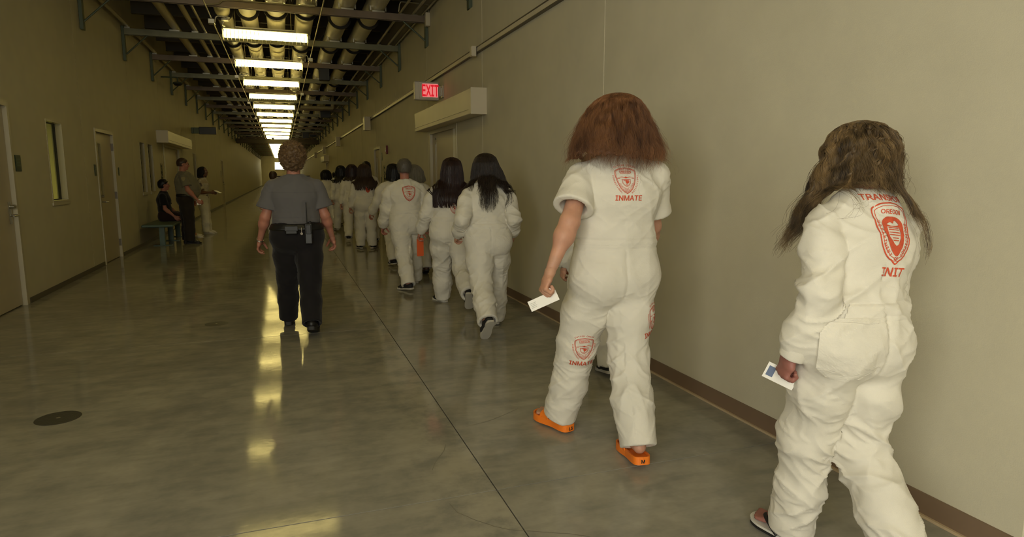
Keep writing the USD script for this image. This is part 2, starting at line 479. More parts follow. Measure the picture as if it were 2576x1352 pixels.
def sliding_door(n, side, x, y0, y1, hy0, hy1, label, hd=0.20, z0=2.13, z1=2.44):
    d = thing(f'door_{n}', label, kind='structure')
    obj('door_jamb', frame_around(side, x, y0, y1, 0.0, 2.13, 0.06, -0.12, 0.01, sill=False), M_FRAME, d)
    s = 1 if side == 'left' else -1
    near, far = y0, y1
    p = sg.box(near + 0.32, 0.01, far - 0.065, 2.12).difference(sg.box(far - 0.36, 0.95, far - 0.28, 1.9))
    m = extrude(p, 0.05)
    m.apply_translation([0, 0, -0.085])
    leaf = obj('door_leaf', on_wall(m, side, x), M_DOOR, d)
    obj('glass_pane', wall_box(side, x, far - 0.358, far - 0.282, 0.952, 1.898, -0.07, -0.062), M_GLASS, leaf)
    obj('lite_frame', frame_around(side, x, far - 0.385, far - 0.255, 0.925, 1.925, 0.026, -0.085, -0.03), M_FRAME, leaf)
    obj('lite_cap', wall_box(side, x, far - 0.34, far - 0.30, 1.97, 2.0, -0.04, -0.028), M_BRONZE, leaf)
    obj('guide_post', wall_box(side, x, near + 0.06, near + 0.28, 0.0, 2.12, -0.05, -0.01), M_WHITE, d)
    obj('guide_gap', wall_box(side, x, near + 0.062, near + 0.33, 0.0, 2.12, -0.118, -0.09), M_DARK, d)
    pull = wall_box(side, x, far - 0.13, far - 0.10, 0.92, 1.12, -0.035, 0.012, 0.006)
    obj('pull_handle', pull, M_STEEL, leaf)
    h = obj('operator_housing', wall_box(side, x, hy0, hy1, z0, z1, 0.0005, hd, 0.006), M_HEADER, d)
    obj('housing_seam', wall_box(side, x, hy0 + 0.12, hy1 - 0.03, z0 + 0.055, z0 + 0.062, hd - 0.002, hd + 0.002), M_BRONZE, h)
    obj('end_cap', wall_box(side, x, hy0 - 0.006, hy0, z0 - 0.004, z1 + 0.004, 0.0005, hd + 0.004), M_HEADER, h)
    return d


sliding_door(6, 'right', XR, 9.20, 11.05, 7.75, 11.3, 'sliding steel door under a long beige operator housing on the right wall')
sliding_door(7, 'right', XR, 37.0, 38.9, 36.2, 39.4, 'distant sliding door with a housing far along the right wall', hd=0.26)
sliding_door(3, 'left', XL, 17.55, 20.1, 16.75, 20.9, 'sliding door under a beige housing on the left wall behind the standing officer', hd=0.24, z1=2.40)


def wall_window(n, side, x, y0, y1, z0, z1, label, deep=0.115):
    w = thing(f'window_{n}', label, kind='structure')
    obj('window_frame', frame_around(side, x, y0 - 0.001, y1 + 0.001, z0 - 0.001, z1 + 0.001, 0.022, -deep, 0.004), M_FRAME, w)
    obj('gasket', frame_around(side, x, y0 + 0.021, y1 - 0.021, z0 + 0.021, z1 - 0.021, 0.012, -0.10, -0.07), M_BLACK, w)
    obj('glass_pane', wall_box(side, x, y0 + 0.03, y1 - 0.03, z0 + 0.03, z1 - 0.03, -0.09, -0.083), M_GLASS, w)
    obj('sill', wall_box(side, x, y0 - 0.03, y1 + 0.03, z0 - 0.035, z0 - 0.001, 0.0005, 0.015), M_FRAME, w)
    return w


wall_window(1, 'left', XL, 9.33, 9.95, 1.05, 2.06, 'tall narrow window on the near left wall, a lit yellow room behind it')
wall_window(2, 'left', XL, 14.78, 15.28, 1.02, 2.06, 'dark narrow window on the left wall, the nearer of a pair')
wall_window(3, 'left', XL, 15.62, 16.16, 1.02, 2.06, 'dark narrow window on the left wall, the farther of a pair')
wall_window(4, 'left', XL, 23.0, 23.7, 0.9, 2.1, 'dark sidelight window on the left wall beyond the sliding door')

# rooms behind the left-hand windows
M_ROOM = mat('office_paint', (0.50, 0.46, 0.22), 0.7)
room = thing('wall_office', 'lit office room behind the first left window', kind='structure')
obj('office_shell', join([box(XL - 2.6, XL - 2.5, 8.4, 13.0, 0, 2.6), box(XL - 2.5, XL - 0.125, 8.4, 8.5, 0, 2.6), box(XL - 2.5, XL - 0.125, 12.9, 13.0, 0, 2.6), box(XL - 2.6, XL - 0.125, 8.4, 13.0, -0.1, 0.0)]), M_ROOM, room)
obj('office_ceiling', box(XL - 2.6, XL - 0.125, 8.4, 13.0, 2.3, 2.4), mat('office_ceiling', (0.10, 0.11, 0.085), 0.8), room)
obj('cabinet_edge', box(XL - 1.1, XL - 0.5, 10.55, 10.62, 0.0, 2.1), M_FRAME, room)
room2 = thing('wall_store', 'dark rooms behind the paired left windows', kind='structure')
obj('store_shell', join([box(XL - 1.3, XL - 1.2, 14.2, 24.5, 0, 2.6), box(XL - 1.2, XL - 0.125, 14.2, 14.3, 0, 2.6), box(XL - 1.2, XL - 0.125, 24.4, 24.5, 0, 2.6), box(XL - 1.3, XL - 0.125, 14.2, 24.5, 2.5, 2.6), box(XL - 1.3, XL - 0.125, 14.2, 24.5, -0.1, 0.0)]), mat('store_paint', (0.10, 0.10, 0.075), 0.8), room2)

obj('mullion', join([wall_box('left', XL, -3.9, -0.5, 1.05, 1.09, -0.02, 0.02), wall_box('left', XL, -3.9, -0.5, 3.41, 3.45, -0.02, 0.02), wall_box('left', XL, -2.22, -2.18, 1.05, 3.45, -0.02, 0.02)]), M_FRAME, thing('window_6', 'unseen window opening added in the left wall to hold the side light', kind='structure'))  # window frame invented around the added side light

# ------------------------------------------------------------------ ceiling steel, lamps and pipes
M_STRUT = mat('strut_galvanised', (0.21, 0.205, 0.13), 0.38, metal=0.55, vary=0.18, vscale=3.0)
M_STRUT2 = mat('strut_primer', (0.20, 0.155, 0.115), 0.45, metal=0.4, vary=0.18, vscale=3.0)
M_BRACKET = mat('bracket_green', (0.10, 0.125, 0.085), 0.5, metal=0.3)
M_PIPE = mat('pipe_jacket', (0.66, 0.61, 0.45), 0.42, spec=0.45, vary=0.06, vscale=4.0)
M_PIPE2 = mat('pipe_painted', (0.42, 0.37, 0.23), 0.42, spec=0.45, vary=0.06)
M_RING = mat('rubber_ring', (0.02, 0.018, 0.014), 0.55)
M_CLAMP = mat('galvanised_clamp', (0.62, 0.60, 0.50), 0.3, metal=0.9)
M_CONDUIT = mat('conduit', (0.46, 0.42, 0.29), 0.35, metal=0.5)
M_LENS = mat('lamp_lens', (0.9, 0.88, 0.8), 0.4, emit=LAMP_COLOR, strength=LAMP_STRENGTH)
M_LOUVER = mat('lamp_louver', (0.55, 0.53, 0.46), 0.5)

BEAM0, BEAM_STEP, ZB0, ZB1 = 11.28, 2.72, 3.95, 4.06
beam_ys = [BEAM0 + BEAM_STEP * k for k in range(-5, 31)]
PIPES = [(-0.84, 0.13), (-0.43, 0.15), (0.03, 0.165), (0.52, 0.165), (1.13, 0.165), (1.63, 0.16)]


def make_beam(mt, mb):
    t = thing('cross_beam', 'x', 'beam', (0, 0, 0))
    obj('strut', join([box(XL + 0.02, XR + 0.03, -0.045, 0.045, ZB1 - 0.012, ZB1), box(XL + 0.02, XR + 0.03, -0.045, -0.037, ZB0, ZB1), box(XL + 0.02, XR + 0.03, 0.037, 0.045, ZB0, ZB1),
                       box(XL + 0.02, XR + 0.03, -0.045, -0.02, ZB0, ZB0 + 0.008), box(XL + 0.02, XR + 0.03, 0.02, 0.045, ZB0, ZB0 + 0.008)]), mt, t)
    for s, x in ((1, XL + 0.002), (-1, XR + 0.048)):
        zb = 3.48 if s == 1 else 3.545
        a = box(x if s == 1 else x - 0.05, x + 0.05 if s == 1 else x, -0.05, 0.05, zb, ZB1 + 0.04, 0.004)
        obj('wall_bracket', a, mb, t)
        obj('brace', cyl((x + s * 0.05, 0, zb + 0.12), (x + s * 0.42, 0, ZB0 + 0.01), 0.014, 8), mb, t, smooth=40)
    return t


ORD = ['first', 'second', 'third', 'fourth', 'fifth', 'sixth', 'seventh', 'eighth', 'ninth', 'tenth', 'eleventh', 'twelfth', 'thirteenth', 'fourteenth']


first = [make_beam(M_STRUT, M_BRACKET), make_beam(M_STRUT2, M_BRACKET)]
for i, y in enumerate(beam_ys):
    src = first[i % 2]
    lab = ('olive galvanised' if i % 2 == 0 else 'brownish primed') + ' steel cross beam carrying the ceiling pipes, bracketed to both walls'
    grp = 'olive cross beams' if i % 2 == 0 else 'brown cross beams'
    if 5 <= i < 17:
        lab = f'{ORD[i - 5]} ceiling cross beam in view counting from the camera, {"olive galvanised" if i % 2 == 0 else "brownish"} steel'
    elif i < 5:
        lab = lab.replace('both walls', 'both walls, overhead of the viewer')
    else:
        lab = lab.replace('both walls', 'both walls, far down the corridor')
    if i < 2:
        src.GetAttribute('xformOp:translate').Set(Gf.Vec3d(0, y, 0))
        tag(src, lab, 'beam', grp)
    else:
        copy_of(src, (0, y, 0), 0, lab, 'beam', grp)

names_of = ['slim white insulated pipe at the left edge of the central row', 'second white insulated pipe from the left in the central row', 'third white insulated pipe in the middle of the central row',
            'fourth white insulated pipe at the right of the central row', 'thick white insulated pipe right of the lamps, nearer the lamps', 'thick white insulated pipe right of the lamps, nearer the right wall']
for i, (x, r) in enumerate(PIPES):
    t = thing('insulated_pipe', names_of[i], 'pipe', (x, 0, ZB1 + 0.03 + r))
    obj('jacket', cyl((0, YN + 0.1, 0), (0, YF - 0.2, 0), r, 28), M_PIPE, t, smooth=40)
    for j, y in enumerate(beam_ys[4:24]):
        q = join([trimesh.creation.annulus(r + 0.001, r + 0.046, 0.06, sections=28)])
        q.apply_transform(trimesh.transformations.rotation_matrix(np.pi / 2, [1, 0, 0]))
        q.apply_translation([0, y + 0.95 + 0.45 * ((i * 7 + j * 3) % 4) / 3, 0])
        obj('rubber_ring', q, M_RING, t, smooth=40)
        sd = join([box(-0.10, 0.10, y - 0.045, y + 0.045, -r - 0.03, -r - 0.006), box(-r * 0.85, -r * 0.85 + 0.022, y - 0.02, y + 0.02, -r - 0.006, -r * 0.1), box(r * 0.85 - 0.022, r * 0.85, y - 0.02, y + 0.02, -r - 0.006, -r * 0.1)])
        obj('pipe_saddle', sd, M_CLAMP, t)

for i, (x, z, r, lab) in enumerate([(-1.78, 4.17, 0.075, 'painted pipe left of the lamps, nearer the left wall'), (-1.43, 4.13, 0.045, 'thin painted pipe left of the lamps'),
                                    (-1.25, 4.10, 0.022, 'narrow conduit just left of the hanging wire'), (-2.56, 4.12, 0.032, 'thin conduit in the corner along the left wall'),
                                    (2.03, 4.13, 0.022, 'thin conduit beyond the two thick right-hand pipes'), (2.25, 4.13, 0.026, 'thin conduit next to the right wall'), (2.40, 4.115, 0.018, 'thinnest conduit tucked against the right wall')]):
    t = thing('painted_pipe', lab, 'pipe', (x, 0, z))
    obj('pipe_run', cyl((0, YN + 0.1, 0), (0, YF - 0.2, 0), r, 16), M_PIPE2 if r > 0.03 else M_CONDUIT, t, smooth=40)
    for y in beam_ys[4:14]:
        obj('strap', box(-r - 0.012, r + 0.012, y - 0.015, y + 0.015, ZB1 - z + 0.0005, ZB1 - z + 0.012 + (0 if r < 0.03 else 0.02)), M_CLAMP, t)

for x, lab in ((-0.97, 'thin power conduit running left of the lamps'), (0.70, 'thin power conduit running right of the lamps')):
    t = thing('lamp_conduit', lab, 'conduit', (x, 0, 3.925))
    obj('conduit_run', cyl((0, YN + 0.1, 0), (0, YF - 0.2, 0), 0.011, 8), M_CONDUIT, t, smooth=40)

# lamps
LAMP0, LAMP_STEP, ZL, LX0, LX1 = 12.62, 3.15, 3.82, -0.85, 0.55
lamp_ys = [LAMP0 + LAMP_STEP * k for k in range(-5, 27)]


def make_lamp():
    t = thing('ceiling_lamp', 'x', 'lamp', (0, 0, 0))
    R = 0.066
    obj('lens', tube([(LX0 + 0.012, 0, ZL), (LX0 + 0.02, 0, ZL), (LX1 - 0.02, 0, ZL), (LX1 - 0.012, 0, ZL)], [R * 0.8, R, R, R * 0.8], 20), M_LENS, t, smooth=40)
    obj('housing', join([box(LX0, LX1, -0.055, 0.055, ZL + 0.075, ZL + 0.090, 0.004), box(LX0 + 0.2, LX1 - 0.2, -0.05, 0.05, ZL + 0.105, ZL + 0.125)]), M_LOUVER, t)
    blades = []
    fin = sg.box(-0.21, ZL - R - 0.026, 0.21, ZL + 0.045).difference(sg.Point(0, ZL).buffer(R + 0.003, 8))
    for xb in np.linspace(LX0, LX1, 23):
        b = extrude(fin, 0.003)
        b.vertices = np.stack([xb - 0.0015 + b.vertices[:, 2], b.vertices[:, 0], b.vertices[:, 1]], 1)
        blades.append(b)
    obj('louver', join(blades), M_LOUVER, t)
    for x in (-0.645, 0.275):
        obj('hanger_rod', cyl((x, 0, ZL + 0.10), (x, 0, 4.55), 0.006, 6), M_CLAMP, t)
    return t


lp = make_lamp()
for i, y in enumerate(lamp_ys):
    grp = 'row of ceiling strip lamps'
    if 5 <= i < 17:
        lab = f'{ORD[i - 5]} bright strip lamp in view counting from the camera end'
    else:
        lab = 'bright strip lamp overhead of the viewer, out of view' if i < 5 else 'one of the farthest bright strip lamps merging near the vanishing point'
    if i == 0:
        lp.GetAttribute('xformOp:translate').Set(Gf.Vec3d(0, y, 0))
        tag(lp, lab, 'lamp', grp)
    else:
        copy_of(lp, (0, y, 0), 0, lab, 'lamp', grp)
# power whips from the conduit to lamps
for k, y in enumerate(lamp_ys[5:13]):
    s = -1 if k % 2 == 0 else 1
    x0, x1 = (-0.97, LX0 + 0.04) if s < 0 else (0.70, LX1 - 0.04)
    mx = (x0 + x1) / 2
    t = thing('lamp_whip', f'looped power whip feeding the {["first", "second", "third", "fourth", "fifth", "sixth", "seventh", "eighth"][k]} visible lamp', 'cable')
    pts = smooth_path([(x0 - s * 0.05, y - 0.62, 3.87), (x0 - s * 0.08, y - 0.55, 3.98), (x1 - s * 0.10, y - 0.42, 4.0), (x1 - s * 0.02, y - 0.30, 3.99), (x1 + s * 0.03, y - 0.2, 3.92), (x1, y - 0.05, 3.93)], 6)
    obj('cable', tube(pts, 0.009, 8), M_WHITE, t, smooth=40)
    obj('junction_box', box(x0 - 0.05, x0 + 0.05, y - 0.68, y - 0.56, 3.835, 3.912, 0.006), M_CLAMP, t)
    obj('cap', lathe([(0.001, 0.0), (0.06, 0.0), (0.06, 0.03), (0.001, 0.035)], 20).apply_translation([x1 - s * 0.02, y - 0.30, 3.97]), M_WHITE, t, smooth=40)

# transverse small conduits at the first beam
t = thing('bent_conduit', 'bent conduit clipped along the nearest olive beam', 'conduit')
obj('conduit_run', tube(smooth_path([(-0.98, 11.1, 3.93), (-0.8, 11.16, 3.97), (-0.66, 11.19, 4.04), (0.0, 11.195, 4.045), (0.62, 11.195, 4.05)], 6), 0.011, 8), M_CONDUIT, t, smooth=40)
t = thing('corner_conduit', 'conduit dropping to a small box near the right wall bracket', 'conduit')
obj('conduit_run', tube(smooth_path([(1.95, 11.15, 4.07), (1.97, 11.1, 4.2), (2.05, 11.1, 4.22), (2.40, 11.1, 4.21), (2.438, 11.1, 4.17), (2.438, 11.1, 4.08)], 6), 0.011, 8), M_CONDUIT, t, smooth=40)
obj('box_body', box(2.38, 2.458, 11.05, 11.15, 3.86, 4.08, 0.008), M_HEADER, t)

# ducts and small things farther along the ceiling
t = thing('cross_duct', 'dark square duct crossing the corridor between distant lamps', 'duct')
obj('duct_body', box(XL + 0.02, XR - 0.004, 44.75, 45.45, 3.42, 3.70, 0.02), M_JOIST, t)
obj('drop_post', box(-0.52, -0.40, 45.46, 45.6, 3.42, 3.94, 0.01), M_JOIST, t)
t = thing('cross_pipe', 'pale pipe crossing near the right wall with a downward elbow', 'pipe')
obj('pipe_run', tube(smooth_path([(0.75, 25.0, 3.83), (1.6, 25.0, 3.83), (1.80, 25.0, 3.83), (1.86, 25.0, 3.88), (1.86, 25.0, 4.3)], 6), 0.06, 14), M_PIPE2, t, smooth=40)
t = thing('hanging_box', 'black box hanging among the right-hand pipes', 'box')
obj('box_body', box(0.95, 1.20, 16.63, 16.81, 3.66, 3.947, 0.01), M_BLACK, t)
for x0, x1, y, z0, z1, lab in ((1.55, 1.95, 27.6, 3.68, 3.947, 'dark control box under the ceiling by the pale cross pipe'), (1.25, 1.62, 41.2, 3.60, 3.947, 'small dark box under the distant ceiling on the right'), (1.75, 2.2, 43.92, 3.84, 3.947, 'flat dark tray under the distant ceiling near the right wall')):
    t = thing('ceiling_box', lab, 'box')
    obj('box_body', box(x0, x1, y - 0.2, y + 0.2, z0, z1, 0.01), M_BLACK, t)
t = thing('dome_camera', 'black dome camera on a bracket near the left wall ceiling', 'camera', (-2.30, 18.0, 3.60))
obj('dome', lathe([(0.001, -0.055), (0.06, -0.045), (0.10, -0.012), (0.105, 0.0), (0.001, 0.0)], 20), M_BLACK, t, smooth=40)
obj('collar', lathe([(0.001, 0.0), (0.115, 0.0), (0.10, 0.035), (0.04, 0.05), (0.001, 0.05)], 20), M_BRACKET, t, smooth=40)
obj('arm', join([cyl((0, 0, 0.04), (0, 0, 0.16), 0.016, 8), cyl((0.0, 0, 0.15), (XL + 2.30, 0, 0.15), 0.016, 8)]), M_BRACKET, t)

# junction boxes along the raceway
for y, z0, z1, h, lab in ((8.07, 2.86, 2.985, 0.06, 'small square junction box on the raceway above the sliding door'), (18.55, 2.62, 2.99, 0.16, 'beige junction box under the raceway beyond the exit sign'),
                          (28.5, 2.60, 2.99, 0.16, 'second beige junction box farther along the raceway'), (38.2, 2.6, 2.99, 0.16, 'third junction box far along the raceway'), (48.0, 2.6, 2.99, 0.16, 'fourth and farthest junction box along the raceway')):
    t = thing('junction_box', lab, 'box')
    w = 0.05 if h < 0.1 else 0.17
    obj('box_body', box(XR - 0.046 - h, XR - 0.046, y - w, y + w, z0, z1, 0.006), M_HEADER, t)
    obj('box_lid', box(XR - 0.05 - h, XR - 0.046 - h, y - w + 0.01, y + w - 0.01, z0 + 0.01, z1 - 0.01), M_HEADER, t)


# exit signs
def letters(text, h, depth, bold=True):
    return extrude(text2d(text, h, bold), depth)


M_EXITFACE = mat('exit_face', (0.95, 0.45, 0.42), 0.4, emit=(1.0, 0.20, 0.22), strength=0.55)
M_EXITRED = mat('exit_letters', (0.6, 0.01, 0.02), 0.4, emit=(0.9, 0.01, 0.03), strength=0.55)
M_ALU = mat('sign_aluminium', (0.50, 0.46, 0.38), 0.4, metal=0.3)
t = thing('exit_sign', 'lit red EXIT sign in a grey case sticking out from the right wall', 'sign', (2.165, 10.03, 2.665))
obj('case', box(-0.205, 0.175, -0.045, 0.045, -0.14, 0.14, 0.012), M_ALU, t)
obj('bezel', box(-0.205 + 0.07, 0.165, -0.052, -0.044, -0.115, 0.125, 0.003), M_ALU, t)
obj('face', box(-0.085, 0.155, -0.055, -0.0515, -0.095, 0.105), M_EXITFACE, t)
lt = letters('EXIT', 0.165, 0.004)
lt.vertices = np.stack([lt.vertices[:, 0] * 0.50 + 0.035, -0.056 - 0.0 - (0.004 - lt.vertices[:, 2]) + 0.0, lt.vertices[:, 1] + 0.004], 1)
obj('lettering', lt, M_EXITRED, t)
obj('wall_mount', join([box(0.175, 0.20, -0.05, 0.05, -0.08, 0.08, 0.004), box(0.20, 0.225, -0.025, 0.025, -0.06, 0.06), box(0.225, 0.2445, -0.06, 0.06, -0.09, 0.09, 0.004)]), M_ALU, t)
t = thing('sign_case', 'dark back of a sign sticking out from the left wall', 'sign', (-2.30, 23.15, 2.81))
obj('case', box(-0.14, 0.36, -0.04, 0.04, -0.12, 0.11, 0.01), M_BLACK, t)
obj('wall_mount', join([box(-0.30, -0.14, -0.04, 0.04, -0.10, 0.09, 0.004), box(-0.359, -0.30, -0.06, 0.06, -0.10, 0.09, 0.004)]), M_BRACKET, t)


# room signs
def plate(side, x, y, z, w, h, label, stripes=True):
    t = thing('door_sign', label, 'sign')
    obj('plate', wall_box(side, x, y - w / 2, y + w / 2, z - h / 2, z + h / 2, 0.0005, 0.008, 0.002), M_GREENSIGN, t)
    if stripes:
        obj('raised_lines', join([wall_box(side, x, y - w * 0.35, y + w * 0.35, z + h * q - 0.004, z + h * q + 0.004, 0.008, 0.0095) for q in (0.25, 0.05, -0.15)]), mat('sign_text', (0.05, 0.10, 0.08), 0.4), t)
    return t


plate('left', XL, 8.33, 1.51, 0.15, 0.17, 'dark green door sign beside the near left door')
plate('left', XL, 11.36, 1.46, 0.10, 0.17, 'narrow dark green door sign between the first left window and the second door')
plate('left', XL, 32.7, 1.45, 0.14, 0.3, 'dark sign plate on the far left wall')
plate('right', XR, 16.72, 1.86, 0.10, 0.20, 'small dark plate above the stencilled code on the right wall', False)
plate('left', XL, 12.85, 1.45, 0.06, 0.14, 'small dark switch plate past the second left door', False)
plate('right', XR, 16.93, 1.24, 0.06, 0.22, 'small dark reader plate beside the door on the right wall', False)
M_STENCIL = mat('stencil_paint', (0.03, 0.045, 0.022), 0.6)


def stencil(side, x, y, z, text, h, step, label):
    t = thing('stencilled_code', label, 'sign')
    for i, ch in enumerate(text):
        g = sa.rotate(text2d(ch, h), -90 if side == 'right' else 90, origin=(0, 0))
        m = extrude(g, 0.003)
        m.apply_translation([0, 0, 0.0005])
        v = m.vertices
        v = np.stack([(y + v[:, 0]) if side == 'left' else (y + v[:, 0]), z - i * step + v[:, 1], v[:, 2]], 1)
        obj('character', on_wall(trimesh.Trimesh(v, m.faces, process=False), side, x), M_STENCIL, t)
    return t


stencil('right', XR, 16.35, 1.57, 'IIANT', 0.22, 0.115, 'vertical stencilled code on the right wall near the group')
stencil('left', XL, 17.12, 1.60, 'IEZIK', 0.22, 0.09, 'vertical stencilled code on the left wall beside the officer')
t = thing('fire_strobe', 'small red and white fire alarm strobe on the right wall', 'alarm', (XR, 15.76, 1.99))
obj('alarm_body', box(-0.045, -0.0005, -0.065, 0.065, -0.10, 0.10, 0.006), mat('alarm_red', (0.16, 0.012, 0.012), 0.4), t)
obj('strobe_lens', box(-0.06, -0.044, -0.04, 0.03, -0.05, 0.0, 0.004), mat('strobe_white', (0.75, 0.6, 0.6), 0.3), t)

# cleanout covers in the floor
M_COVER = mat('cover_iron', (0.05, 0.047, 0.035), 0.55, bump=0.2, bscale=90)
for x, y, r, lab in ((-1.28, 4.2, 0.115, 'round floor cleanout cover nearest the camera on the left'), (-0.65, 6.5, 0.10, 'round floor cleanout cover left of the walking officer')):
    t = thing('floor_cover', lab, 'cover', (x, y, 0.0))
    obj('lid', lathe([(0.0005, 0.0022), (r - 0.006, 0.0022), (r, 0.001), (r, -0.001)], 32), M_COVER, t, smooth=40)
    obj('screw', lathe([(0.0005, 0.004), (0.010, 0.0036), (0.012, 0.002)], 12), M_STEEL, t)

# bench on the left
M_BENCH = mat('bench_teal', (0.10, 0.16, 0.13), 0.45, vary=0.08)
t = thing('wall_bench', 'teal bench on pedestal legs along the left wall', 'bench', (-2.30, 14.05, 0))
obj('seat_board', box(-0.31, 0.24, 0.0, 2.6, 0.385, 0.43, 0.012), M_BENCH, t)
for y in (0.28, 1.3, 2.3):
    obj('pedestal_leg', join([box(-0.05, 0.05, y - 0.05, y + 0.05, 0.012, 0.385, 0.006), box(-0.16, 0.16, y - 0.06, y + 0.06, 0.0, 0.014, 0.003), box(-0.24, 0.2, y - 0.04, y + 0.04, 0.36, 0.386, 0.004)]), M_BENCH, t)

# lit opening at the far end
M_FAR = mat('far_daylight', (0.9, 0.9, 0.8), 0.5, emit=(1.0, 0.9, 0.5), strength=9.0)
t = thing('window_5', 'bright glazed opening at the far end of the corridor', kind='structure')
obj('glass_pane', box(-0.9, 0.6, YF + 0.05, YF + 0.08, 2.2, 3.2), M_FAR, t)
obj('door_pair', box(-0.9, 0.6, YF + 0.02, YF + 0.08, 0.0, 2.05), M_DOOR, t)
obj('transom_bar', box(-0.9, 0.6, YF - 0.02, YF + 0.08, 2.05, 2.12), M_FRAME, t)
# office lamp behind the first left window
off = thing('office_lamp', 'small office ceiling lamp behind the first left window', 'lamp', (XL - 1.2, 10.6, 2.28))
obj('diffuser', box(-0.3, 0.3, -0.6, 0.6, -0.02, 0.0), mat('office_diffuser', (0.9, 0.9, 0.8), 0.5, emit=(1.0, 0.86, 0.28), strength=14.0), off)

# ------------------------------------------------------------------ people: implicit surfaces
def V(*a):
    return np.array(a, float)


def unit(v):
    v = np.asarray(v, float)
    return v / (np.linalg.norm(v) + 1e-12)


def rot(axis, deg):
    a = unit(axis)
    t = math.radians(deg)
    K = np.array([[0, -a[2], a[1]], [a[2], 0, -a[0]], [-a[1], a[0], 0]])
    return np.eye(3) + math.sin(t) * K + (1 - math.cos(t)) * K @ K


def smin(a, b, k):
    h = np.clip(0.5 + 0.5 * (b - a) / k, 0, 1)
    return b + (a - b) * h - k * h * (1 - h)


def smax(a, b, k):
    return -smin(-a, -b, k)


def cone(p, a, b, ra, rb):
    d = b - a
    t = np.clip(((p - a) @ d) / (d @ d + 1e-12), 0, 1)
    return np.linalg.norm(p - a - t[:, None] * d, axis=1) - (ra + (rb - ra) * t)


def ball(p, c, r, R=None):
    """ellipsoid with half axes r, R columns = its axes"""
    q = p - c
    if R is not None:
        q = q @ R
    r = np.broadcast_to(np.asarray(r, float), (3,))
    k0 = np.linalg.norm(q / r, axis=1)
    k1 = np.linalg.norm(q / (r * r), axis=1)
    return np.where(k1 > 1e-9, k0 * (k0 - 1) / np.maximum(k1, 1e-9), -r.min())


def loft(p, nodes, k=0.02):
    """union of tapered elliptical segments. nodes: (centre, right, half width, half depth)"""
    out = None
    for (c0, r0, a0, b0), (c1, r1, a1, b1) in zip(nodes[:-1], nodes[1:]):
        d = c1 - c0
        L2 = d @ d + 1e-12
        ax = d / math.sqrt(L2)
        rt = (p - c0) @ d / L2
        t = np.clip(rt, 0, 1)
        q = p - c0 - t[:, None] * d
        rr = unit((r0 + r1) / 2 - ax * (ax @ ((r0 + r1) / 2)))
        ff = np.cross(ax, rr)
        a, b = a0 + (a1 - a0) * t, b0 + (b1 - b0) * t
        m = np.minimum(a, b)
        e = np.sqrt((q @ rr / a) ** 2 + (q @ ff / b) ** 2 + (q @ ax / m) ** 2)
        s = (e - 1) * m
        out = s if out is None else smin(out, s, k)
    return out


